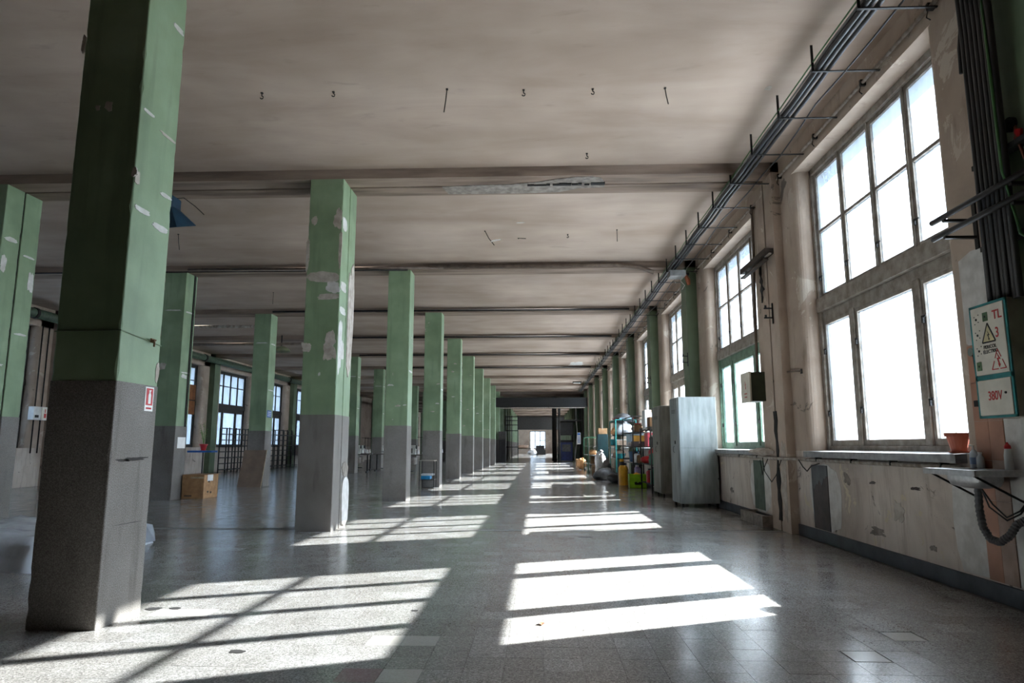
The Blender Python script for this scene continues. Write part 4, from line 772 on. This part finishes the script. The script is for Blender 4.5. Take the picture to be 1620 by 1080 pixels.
lump('black_bag', (2.26, 20.9, .14), (.22, .3, .14), 'plastic_black', 'low black bag on the floor beside the yellow canister', 'bag', 22)
lump('grey_sack', (2.10, 22.6, .20), (.30, .34, .20), 'sack_grey', 'slumped grey sack on the floor under the teal shelf', 'sack', 23, .25)
lump('white_sack', (2.12, 24.3, .42), (.19, .2, .42), 'sack_white', 'tall glossy white sack standing on the floor', 'sack', 24, .18, True)
lump('dark_bundle', (2.25, 23.5, .3), (.14, .2, .3), 'sack_grey', 'dark grey bundle leaning behind the white sack', 'bundle', 25, .3)
bucket('white_bucket', 2.62, 21.7, .0, .14, .34, 'plastic_white', 'white bucket on the floor before the teal shelf', 'plastic_black')
# teal shelf
dt = root('red_tray', (2.78, 23.0, 1.90), 'red tray with a grey dome cover on top of the teal shelf', 'tray', 'clutter on the storage shelves'); MB().lathe([(.26, 0), (.36, .10), (.37, .10), (.27, 0)], (2.78, 23.0, 1.90), 18, sy=1.3).build('tray', 'plastic_red', dt); MB().lathe([(.3, .09), (.26, .18), (.15, .25), (.03, .28)], (2.78, 23.0, 1.90), 16, sy=1.3).build('dome', 'sack_grey', dt, smooth=True)
lump('white_bag', (2.74, 22.55, 1.66), (.25, .27, .19), 'sack_white', 'big white plastic bag bulging from the top of the teal shelf', 'bag', 31, .3, True)
pbox('flat_carton', 2.6, 3.0, 22.35, 22.8, 1.92, 2.0, 'plastic_pale_blue', 'pale flat carton beside the red tray', 'carton')
lump('peach_bundle', (2.62, 23.6, 1.58), (.17, .2, .13), 'cloth_peach', 'peach coloured bundle on the upper level of the teal shelf', 'bundle', 33, .2)
lump('brown_bundle', (2.85, 23.65, 1.60), (.17, .22, .14), 'cloth_beige', 'beige bundle behind the peach one', 'bundle', 34, .2)
pbox('teal_box', 2.42, 2.72, 23.55, 23.95, 1.12, 1.30, 'plastic_teal', 'teal flat box jutting from the teal shelf', 'box', 'plastic_teal')
pbox('patterned_box', 2.52, 2.86, 22.5, 22.9, 1.12, 1.28, 'cloth_beige', 'beige patterned box on the teal shelf', 'box', 'plastic_white')
lump('pale_cloth', (2.66, 23.2, .83), (.2, .26, .13), 'cloth_beige', 'pale crumpled cloth on the lower level of the teal shelf', 'cloth', 36, .3)
bucket('teal_bowl', 2.6, 22.4, .70, .15, .15, 'plastic_teal', 'teal bowl on the lower level of the teal shelf'); lump('blue_bundle', (2.62, 23.75, .80), (.15, .2, .1), 'plastic_blue', 'dark blue bundle at the far end of the teal shelf', 'bundle', 38)
lump('grey_bundle', (2.7, 22.9, .30), (.2, .3, .15), 'sack_grey', 'grey bundle on the bottom of the teal shelf', 'bundle', 39)
# beyond
tc = root('teal_cabinet', (2.45, 27.2, 0), 'dark teal steel cabinet with a box on top beside the trolley', 'cabinet'); bx(2.26, 2.66, 26.9, 27.5, .05, 1.55).build('body', simple('cabinet_teal', (20, 56, 58), (15, 44, 46), .45), tc, bevel=.008); bx(2.255, 2.27, 26.93, 27.47, .1, 1.5).build('door', 'cabinet_teal', tc, bevel=.004); bx(2.24, 2.256, 27.0, 27.03, .75, .9).build('handle', 'chrome', tc)
pbox('ochre_box', 2.30, 2.64, 26.95, 27.4, 1.55, 1.78, 'kraft', 'ochre cardboard box on top of the teal cabinet')
pbox('trolley_box', 2.15, 2.5, 29.0, 29.5, .35, .66, 'kraft_dark', 'brown box on the lowest level of the trolley'); lump('trolley_bundle', (2.3, 29.9, .82), (.18, .2, .1), 'cloth_peach', 'peach bundle on the middle level of the trolley', 'bundle', 41); pbox('pink_folder', 2.45, 2.66, 29.2, 29.3, 1.10, 1.42, 'plastic_pink', 'pink upright folder on the top tray of the trolley', 'folder')
pbox('floor_carton', 1.88, 2.3, 35.8, 36.4, 0, .42, 'kraft', 'open cardboard box on the floor beyond the trolley'); lump('floor_bundle', (2.05, 33.8, .25), (.2, .3, .25), 'cloth_peach', 'orange brown bundle on the floor beside the trolley', 'bundle', 43); pbox('small_carton', 2.12, 2.4, 28.0, 28.4, 0, .35, 'kraft_dark', 'small brown box on the floor in front of the trolley')
nb = root('notice_board', (1.95, 34.2, 1.15), 'narrow white and blue notice board standing beyond the trolley', 'notice board'); bx(1.86, 2.04, 34.2, 34.23, 1.18, 1.75).build('board', 'plastic_white', nb); bx(1.88, 2.02, 34.19, 34.2, 1.62, 1.73).build('blue_header', 'sign_blue', nb); bx(1.94, 1.96, 34.21, 34.24, 0, 1.2).build('stand', 'steel_dark', nb)
for k in range(5): bx(1.885, 2.015, 34.19, 34.2, 1.25+k*.07, 1.28+k*.07).build('line', 'sign_blue', nb)

# ---- far end of the aisle: dark cross beam, posts, machines
bh = bx(-3.3, XW, 46.6, 47.3, 3.72, 4.35).build('trim_1', 'steel_black'); tag(bh, 'dark cross beam over the aisle halfway down the hall', kind='structure')
bh = bx(-3.3, XW, 88.0, 88.8, 3.15, ZB).build('trim_2', 'frame_dark'); tag(bh, 'dark cross beam near the far end of the hall', kind='structure')
fp = bx(.98, 1.32, 53.0, 53.4, 0, ZC).build('steel_post', 'frame_dark'); tag(fp, 'dark square steel post standing in the aisle far away', 'post')
bx(.94, 1.36, 52.96, 53.44, 0, .08).build('base_plate', 'steel_black', fp, origin=(0, 0, 0)); bx(.94, 1.36, 52.96, 53.44, ZC-.08, ZC).build('cap_plate', 'steel_black', fp, origin=(0, 0, 0))
pf = root('pipe_frame', (-2.2, 46.9, 3.6), 'thin steel pipe spanning the aisle under the dark cross beam', 'pipe'); MB().tube([(-2.7, 46.5, 3.62), (3.1, 46.5, 3.66)], .03, 8).build('pipe_body', 'pipe_white', pf); bx(.6, .64, 46.48, 46.52, 3.62, 3.9).build('hanger', 'steel_dark', pf)
mc = root('tall_machine', (2.0, 49.2, 0), 'tall black machine with a blue lower casing on the right, far down the aisle', 'machine')
bx(1.45, 2.35, 48.9, 50.0, .05, 1.35).build('casing', simple('machine_blue', (32, 48, 110), (22, 34, 84), .4), mc, bevel=.02); bx(1.40, 2.40, 48.85, 50.05, 1.35, 1.50).build('bed', 'steel_black', mc); bx(1.45, 2.40, 49.0, 50.0, 1.85, 2.75).build('hood', 'plastic_black', mc, bevel=.03)
for x in (1.46, 2.34):
    for y in (48.95, 49.95): bx(x-.03, x+.03, y-.03, y+.03, 1.5, 1.9).build('post', 'steel_black', mc)
bx(1.6, 2.2, 48.88, 48.9, .7, 1.2).build('front_panel', 'panel_slate', mc); MB().tube([(2.6, 49.3, 4.2), (2.62, 49.2, 3.0), (2.7, 49.1, 1.9), (2.55, 49.0, .8), (2.5, 49.0, .1)], .045, 8).build('hose', 'plastic_white', mc, smooth=True)
cgf = root('steel_cage', (2.3, 50.8, 0), 'dark steel cage frame around the tall black machine', 'frame')
for (x, y) in ((1.42, 50.3), (3.0, 50.3), (1.42, 47.9), (3.0, 47.9)): bx(x-.05, x+.05, y-.05, y+.05, 0, 4.3).build('post', 'frame_dark', cgf)
for (z) in (2.85, 4.2):
    for y in (50.3, 47.9): bx(1.42, 3.0, y-.04, y+.04, z-.05, z+.05).build('rail', 'frame_dark', cgf)
wm = root('small_machine', (1.5, 52.5, 0), 'small white machine on a teal base beside the far post', 'machine'); bx(1.38, 1.62, 52.3, 52.7, 0, .5).build('base', 'plastic_teal', wm); MB().tube([(1.5, 52.5, .5), (1.44, 52.5, .9), (1.55, 52.5, 1.2), (1.42, 52.5, 1.35)], [.1, .12, .08, .05], 10).build('body', 'plastic_white', wm, smooth=True)
lf = root('dark_cupboard', (-2.6, 46.9, 0), 'dark panelled cupboard closing the gap between far columns', 'cupboard')
for k in range(4): bx(-2.72+k*.11, -2.615+k*.11, 46.2, 46.6, .05, 1.5).build('door', 'steel_black', lf)
bx(-2.74, -2.26, 46.25, 46.7, 0, 2.05).build('body', 'frame_dark', lf)
gr = root('grid_frame', (-2.5, 55, 0), 'black pipe grid in front of the far green columns', 'frame')
for z in (1.0, 2.3, 2.75, 3.1, 3.4): bx(-2.7, -1.7, 54.98, 55.02, z-.03, z+.03).build('rail', 'steel_black', gr)
for x in (-2.68, -2.2, -1.72): bx(x-.03, x+.03, 54.98, 55.02, 0, 3.5).build('upright', 'steel_black', gr)
cf = root('cloth_table', (-2.0, 86, 0), 'table heaped with pale cloth near the far window', 'table'); bx(-2.9, -1.2, 85.5, 86.5, .72, .78).build('tabletop', 'frame_dark', cf)
for (x, y) in ((-2.85, 85.55), (-1.25, 85.55), (-2.85, 86.45), (-1.25, 86.45)): bx(x-.03, x+.03, y-.03, y+.03, 0, .72).build('leg', 'frame_dark', cf)
lump('cloth_heap', (-2.1, 86.0, .98), (.7, .4, .2), 'cloth_beige', 'heap of pale cloth on the far table', 'cloth', 51, .3); lump('white_heap', (-.9, 84.6, .35), (.45, .4, .35), 'sack_white', 'white sack on the floor by the far table', 'sack', 52, .3)
for (x0_, x1_, y0_, y1_, z0_, z1_, lb) in ((-.55, .75, 85.6, 86.4, 0, .6, 'lower black crate below the far window'), (-.45, .6, 85.65, 86.35, .6, 1.15, 'upper black crate of the stack below the far window')):
    bk = root('black_crate', ((x0_+x1_)/2, 86, z0_), lb, 'crate', 'black crates below the far window'); bx(x0_, x1_, y0_, y1_, z0_, z1_-.03).build('body', 'plastic_black', bk); bx(x0_-.02, x1_+.02, y0_-.02, y1_+.02, z1_-.03, z1_).build('rim', 'plastic_black', bk)

# ---- left side: bale, box, board, small table, plant table, racks, sewing machines
bl = root('wrapped_bale', (-5.6, 7.0, 0), 'low plastic wrapped bale on the floor behind the nearest column', 'bale')
m = MB(); nx, ny = 26, 20; x0, x1, y0, y1 = -7.0, -4.42, 6.02, 7.95; rr = random.Random(77)
def hgt(x, y): return .30+.018*math.sin(x*7+y*3)+.014*math.sin(x*3-y*11)+.008*math.sin(x*23+y*17)
g_ = []
for j in range(ny+1):
    for i in range(nx+1):
        u, v = i/nx, j/ny; e = min(u, 1-u, v, 1-v); x = x0+(x1-x0)*u+.02*math.sin(v*19+u*5); y = y0+(y1-y0)*v+.02*math.sin(u*23)
        g_.append((x, y, 0 if e < .001 else hgt(x, y)*(0.72 if e < .06 else 1)*(1+.05*math.sin(u*40+v*31)*(e < .12))))
m.add(g_, [(j*(nx+1)+i, j*(nx+1)+i+1, (j+1)*(nx+1)+i+1, (j+1)*(nx+1)+i) for j in range(ny) for i in range(nx)])
simple('wrap_film', (214, 220, 228), (184, 190, 200), .18, scale=5, bump=.5, world=True)
m.build('plastic_wrap', 'wrap_film', bl, smooth=True); bx(-6.9, -4.75, 6.2, 7.7, .02, .17).build('filling', 'kraft', bl)
MB().add([(-4.45, 7.7, .02), (-4.30, 7.72, .05), (-4.33, 7.75, .14), (-4.38, 7.78, .22), (-4.45, 7.75, .24), (-4.36, 7.8, .1)], [(0, 1, 2, 3, 4), (1, 5, 2), (2, 5, 3)]).build('loose_film', 'wrap_film', bl)
cb = root('cardboard_box', (-7.28, 14.7, 0), 'brown cardboard box with torn white tape at a column foot', 'box')
bx(-7.52, -7.05, 14.36, 15.0, 0, .50).build('carton', 'kraft', cb, bevel=.006); bx(-7.34, -7.06, 14.358, 14.362, .42, .455).build('tape', 'kraft_tape', cb); bx(-7.052, -7.046, 14.5, 14.75, .36, .50).build('torn_paper', 'plastic_white', cb); bx(-7.06, -6.99, 14.40, 14.98, .497, .503).build('flap', 'kraft', cb)
for (y, z) in ((14.55, .33), (14.52, .12), (14.66, .10)): bx(-7.049, -7.044, y, y+.05, z, z+.035).build('hand_hole', 'ink_black', cb)
bx(-7.46, -7.30, 14.357, 14.361, .05, .075).build('print', 'panel_brown', cb)
bo = root('leaning_board', (-7.79, 18.4, 0), 'plain hardboard sheet leaning against a left row column', 'board')
Mx = Matrix.Translation((-7.79, 18.36, 0)) @ Matrix.Rotation(math.radians(-17), 4, 'X')
MB().box(-.32, .32, -.006, .006, 0, .545, Mx).build('lower_half', simple('hardboard', (134, 114, 98), (114, 96, 82), .7, scale=3), bo); MB().box(-.30, .33, -.004, .008, .55, 1.03, Mx).build('upper_half', 'hardboard', bo); MB().box(.318, .335, -.006, .010, 0, 1.03, Mx).build('edge_strip', 'kraft_tape', bo)
st = root('wire_side_table', (-2.95, 18.35, 0), 'thin wire legged stand in front of the fourth aisle column', 'table')
for (x, y) in ((-3.16, 18.15), (-2.78, 18.15), (-3.16, 18.6), (-2.78, 18.6)): bx(x-.008, x+.008, y-.008, y+.008, 0, .72).build('leg', 'steel_black', st)
bx(-3.17, -2.77, 18.14, 18.61, .70, .72).build('top_shelf', 'frame_grey', st); bx(-3.17, -2.77, 18.14, 18.61, .21, .225).build('low_shelf', 'frame_dark', st)
bp = root('blue_pack', (-2.98, 18.3, .225), 'bright blue pack with white paper on the wire stand', 'pack'); bx(-3.13, -2.88, 18.18, 18.5, .225, .32).build('pack', simple('pack_blue', (36, 140, 190), (28, 110, 156), .4), bp, bevel=.02); bx(-3.14, -2.82, 18.3, 18.55, .32, .37).build('paper', 'plastic_white', bp, bevel=.005)
pt = root('plant_stand', (-13.0, 26.2, 0), 'blue topped stand by the left windows', 'table'); bx(-13.45, -12.5, 25.9, 26.4, .85, .92).build('blue_top', simple('top_blue', (30, 104, 190), (24, 84, 160), .4), pt); MB().tube([(-12.95, 26.15, 0), (-12.95, 26.15, .88)], .025, 8).build('leg', 'steel_black', pt); bx(-13.2, -12.7, 25.95, 26.35, 0, .03).build('base', 'steel_black', pt)
p2 = pot(-12.95, 26.15, .92, 1.55, 'red flower pot with a spindly plant on the blue stand', 'plastic_red', 'potted_plant')
rr = random.Random(12)
for k in range(7):
    a = rr.uniform(0, 6.28); h = rr.uniform(.5, .95); s_ = rr.uniform(.08, .25); base = Vector((-12.95, 26.15, 1.13)); tip = base+Vector((s_*math.cos(a), s_*math.sin(a), h))
    stm = MB().tube([base, base.lerp(tip, .5)+Vector((0, 0, .05)), tip], .006, 5); stm.build('stem', 'leaf', p2)
    lm = MB()
    for j in range(8):
        q = base.lerp(tip, .3+.7*j/7); b_ = rr.uniform(0, 6.28); d = Vector((math.cos(b_), math.sin(b_), .2))*.09; n_ = Vector((-d.y, d.x, .02))*.28
        lm.add([q, q+d*.5+n_, q+d, q+d*.5-n_], [(0, 1, 2, 3)])
    lm.build('foliage', 'leaf', p2)['kind'] = 'stuff'
def gridrack(x, y0, y1, h, ny, nz, label):
    o = root('wire_grid_rack', (x, (y0+y1)/2, 0), label, 'rack', 'black grid racks by the left windows')
    for xx in (x, x+.4):
        for k in range(ny+1): y = y0+(y1-y0)*k/ny; bx(xx-.02, xx+.02, y-.02, y+.02, 0, h).build('upright', 'steel_black', o)
    for k in range(nz+1):
        z = .12+(h-.14)*k/nz
        bx(x-.015, x+.015, y0, y1, z-.02, z+.02).build('rail', 'steel_black', o)
        if k % 2 == 0: bx(x, x+.4, y0, y1, z-.015, z).build('tray', 'steel_black', o) if k < 3 else bx(x+.385, x+.415, y0, y1, z-.02, z+.02).build('rail', 'steel_black', o)
    return o
gridrack(-13.3, 28.2, 31.9, 1.85, 6, 7, 'black grid rack under the left window, left of the board column'); gridrack(-13.3, 33.0, 36.6, 1.9, 6, 7, 'black grid rack right of the board column')
gs = root('grey_screen', (-12.9, 38.0, 0), 'grey sheet metal screen among machines behind the double column', 'screen'); bx(-13.0, -12.96, 37.2, 40.5, .6, 1.75).build('sheet', 'panel_slate', gs)
for y in (37.25, 40.45): bx(-13.02, -12.94, y-.03, y+.03, 0, 1.78).build('leg', 'steel_dark', gs)
for k in range(2): lump('dark_machine', (-12.3+.2*k, 36.6+2*k, .42), (.45, .6, .42), 'steel_dark', ['dark lumpy machine with metal glints before the grey screen', 'second dark lumpy machine before the grey screen'][k], 'machine', 60+k, .3)
wb_ = root('white_switch_box', (XL+.1, 18.3, 1.78), 'white electrical box with red marks on the far left wall', 'electrical box'); bx(XL, XL+.16, 18.05, 18.6, 1.80, 2.16).build('body', 'plastic_white', wb_, bevel=.006); dd = bx(XL+.16, XL+.175, 18.33, 18.59, 1.81, 2.15).build('door', 'enamel_cream', wb_); bx(XL+.176, XL+.18, 18.42, 18.50, 1.86, 1.98).build('red_mark', 'letter_red', dd); bx(XL+.176, XL+.18, 18.44, 18.47, 2.0, 2.1).build('red_mark', 'letter_red', dd); bx(XL+.16, XL+.18, 18.10, 18.22, 1.86, 1.93).build('switch', 'ink_black', wb_)
for y in (18.2, 18.45, 18.9): pipe('wall_conduit_drop', [(XL+.06, y, .9), (XL+.06, y, 4.4)], .02, 'steel_dark', {18.2: 'conduit left of the white switch box on the left wall', 18.45: 'conduit through the middle of the white switch box', 18.9: 'conduit right of the white switch box on the left wall'}[y], 'conduit')
cs = root('window_board', (XLG+.1, 26.3, 2.35), 'brown board covering the middle of a left window', 'board'); bx(XLG+.07, XLG+.09, 25.0, 27.35, 2.35, 3.55).build('sheet', simple('board_brown', (146, 92, 52), (120, 74, 42), .8), cs); bx(XLG+.09, XLG+.11, 25.0, 27.35, 2.9, 2.94).build('batten', 'old_wood', cs)
# sewing machines
simple('sew_cream', (206, 206, 198), (180, 180, 172), .35); simple('sew_top', (96, 88, 80), (74, 68, 62), .5)
gt = 'industrial sewing stations between the left columns'
def station():
    t = root('sewing_table', (0, 0, 0), None, 'table', gt)
    MB().box(-.6, .6, -.28, .28, .72, .76).build('tabletop', 'sew_top', t, local=True)
    for x in (-.5, .5):
        MB().box(x-.025, x+.025, -.03, .03, .05, .72).build('leg', 'steel_dark', t, local=True); MB().box(x-.03, x+.03, -.28, .28, 0, .05).build('foot', 'steel_dark', t, local=True)
    MB().lathe([(.05, -.16), (.12, -.14), (.12, .1), (.06, .13)], (.1, .05, .52), 14).build('motor', 'frame_grey', t, local=True); MB().box(-.25, .15, -.2, .12, .10, .13).build('treadle', 'steel_dark', t, local=True)
    h = root('sewing_machine', (0, 0, .76), None, 'sewing machine', gt)
    m = MB().box(-.24, .24, -.09, .09, 0, .05); m.build('bed', 'sew_cream', h, local=True, bevel=.01)
    MB().box(.12, .24, -.07, .07, .05, .34).build('pillar', 'sew_cream', h, local=True, bevel=.015); MB().box(-.24, .24, -.06, .06, .24, .36).build('arm', 'sew_cream', h, local=True, bevel=.02); MB().box(-.24, -.16, -.055, .055, .12, .25).build('needle_head', 'sew_cream', h, local=True, bevel=.01)
    MB().tube([(.24, 0, .29), (.28, 0, .29)], .07, 16).build('hand_wheel', 'ink_black', h, local=True); MB().tube([(-.2, 0, .13), (-.2, 0, .05)], .006, 6).build('needle_bar', 'chrome', h, local=True)
    MB().tube([(.4, .2, 0), (.4, .2, .7)], .01, 6).tube([(.25, .2, .68), (.55, .2, .68)], .008, 6).build('thread_stand', 'steel_dark', h, local=True)
    for x in (.3, .5): MB().lathe([(.05, 0), (.02, .15)], (x, .2, .03), 10).build('thread_cone', 'plastic_white', h, local=True)
    return t, h
T0, H0 = station()
spots = [(-7.75, 28.9, .1, 'in the gap just right of the double column'), (-6.75, 30.6, -.1, 'behind the first sewing table, nearer the third aisle column'), (-8.3, 31.6, .15, 'furthest left of the stations'), (-5.1, 27.3, 0, 'in the gap right of the third aisle column'), (-4.75, 31.8, .1, 'in the gap right of the fourth aisle column')]
for i, (x, y, a, w) in enumerate(spots):
    t_ = T0 if i == 0 else copy_tree(T0, None, None); h_ = H0 if i == 0 else copy_tree(H0, None, None)
    t_.location = (x, y, 0); h_.location = (x-.05, y, .76); t_.rotation_euler = h_.rotation_euler = (0, 0, a)
    t_['label'] = 'dark sewing table ' + w; h_['label'] = 'cream sewing machine head ' + w

# ---- floor debris
simple('dry_leaf', (150, 92, 54), (116, 70, 40), .8)
lfx = MB().add([(0, -.03, .004), (.022, -.005, .012), (.012, .03, .006), (-.012, .03, .008), (-.022, 0, .014), (0, 0, .003)], [(0, 1, 5), (1, 2, 5), (2, 3, 5), (3, 4, 5), (4, 0, 5)]).build('dry_leaf', 'dry_leaf'); lfx.location = (0.007, 4.47, .001); tag(lfx, 'single dry brown leaf lying in the sun patch', 'leaf')
def pit(x, y, rx, ry, sd, label):
    o = MB().prism([(x+u, y+w) for u, w in ragged(14, -rx, rx, -ry, ry, .4, sd)], 'z', .0004, .0024).build('chipped_hole', 'joint_dark', fl); o['label'] = label
pit(-1.64, 3.84, .06, .035, 1, 'dark oval hole in the floor in the lower left sunlight'); pit(-2.50, 4.80, .05, .04, 2, 'dark chipped pit in the floor beside the nearest column'); pit(-2.64, 4.78, .07, .05, 3, 'chipped pit touching the foot of the nearest column')
pit(-.85, 4.80, .03, .02, 4, 'tiny dark chip in the floor at the right of the left sun patch'); pit(.55, 8.62, .1, .03, 5, 'dark chip in front of the expansion joint')

# ---- outside: ground and the neighbouring building
simple('pavement', (168, 164, 158), (142, 138, 132), .9, world=True, scale=1); simple('brick_pale', (226, 220, 214), (206, 198, 190), .9, world=True, scale=2); simple('pane_dark', (96, 108, 122), None, .2)
gd = bx(-60, 60, -40, 140, -.75, -.70).build('ground', 'pavement'); tag(gd, 'paved yard outside the windows', kind='structure')
nbld = root('neighbour_building', (18, 30, -.7), 'pale brick building faintly visible through the right windows', 'building'); bx(19, 28, -30, 110, -.7, 5.6).build('wall', 'brick_pale', nbld)
for k in range(18):
    for z in (.6, 3.2):
        y = -20+k*6.1; f = bx(18.93, 19.05, y-.75, y+.75, z, z+1.7).build('window', 'frame_grey', nbld)
        for a in (-.68, .04): bx(18.91, 18.94, y+a, y+a+.64, z+.08, z+1.62).build('pane', 'pane_dark', f)

# lettering becomes plain mesh
dg = bpy.context.evaluated_depsgraph_get(); dg.update()
for o in TEXTS:
    me = bpy.data.meshes.new_from_object(o.evaluated_get(dg)); n = bpy.data.objects.new('lettering', me); COL.objects.link(n)
    n.parent = o.parent; n.matrix_local = o.matrix_local.copy()
    if not me.materials: me.materials.append(o.data.materials[0])
for o in TEXTS: bpy.data.objects.remove(o)
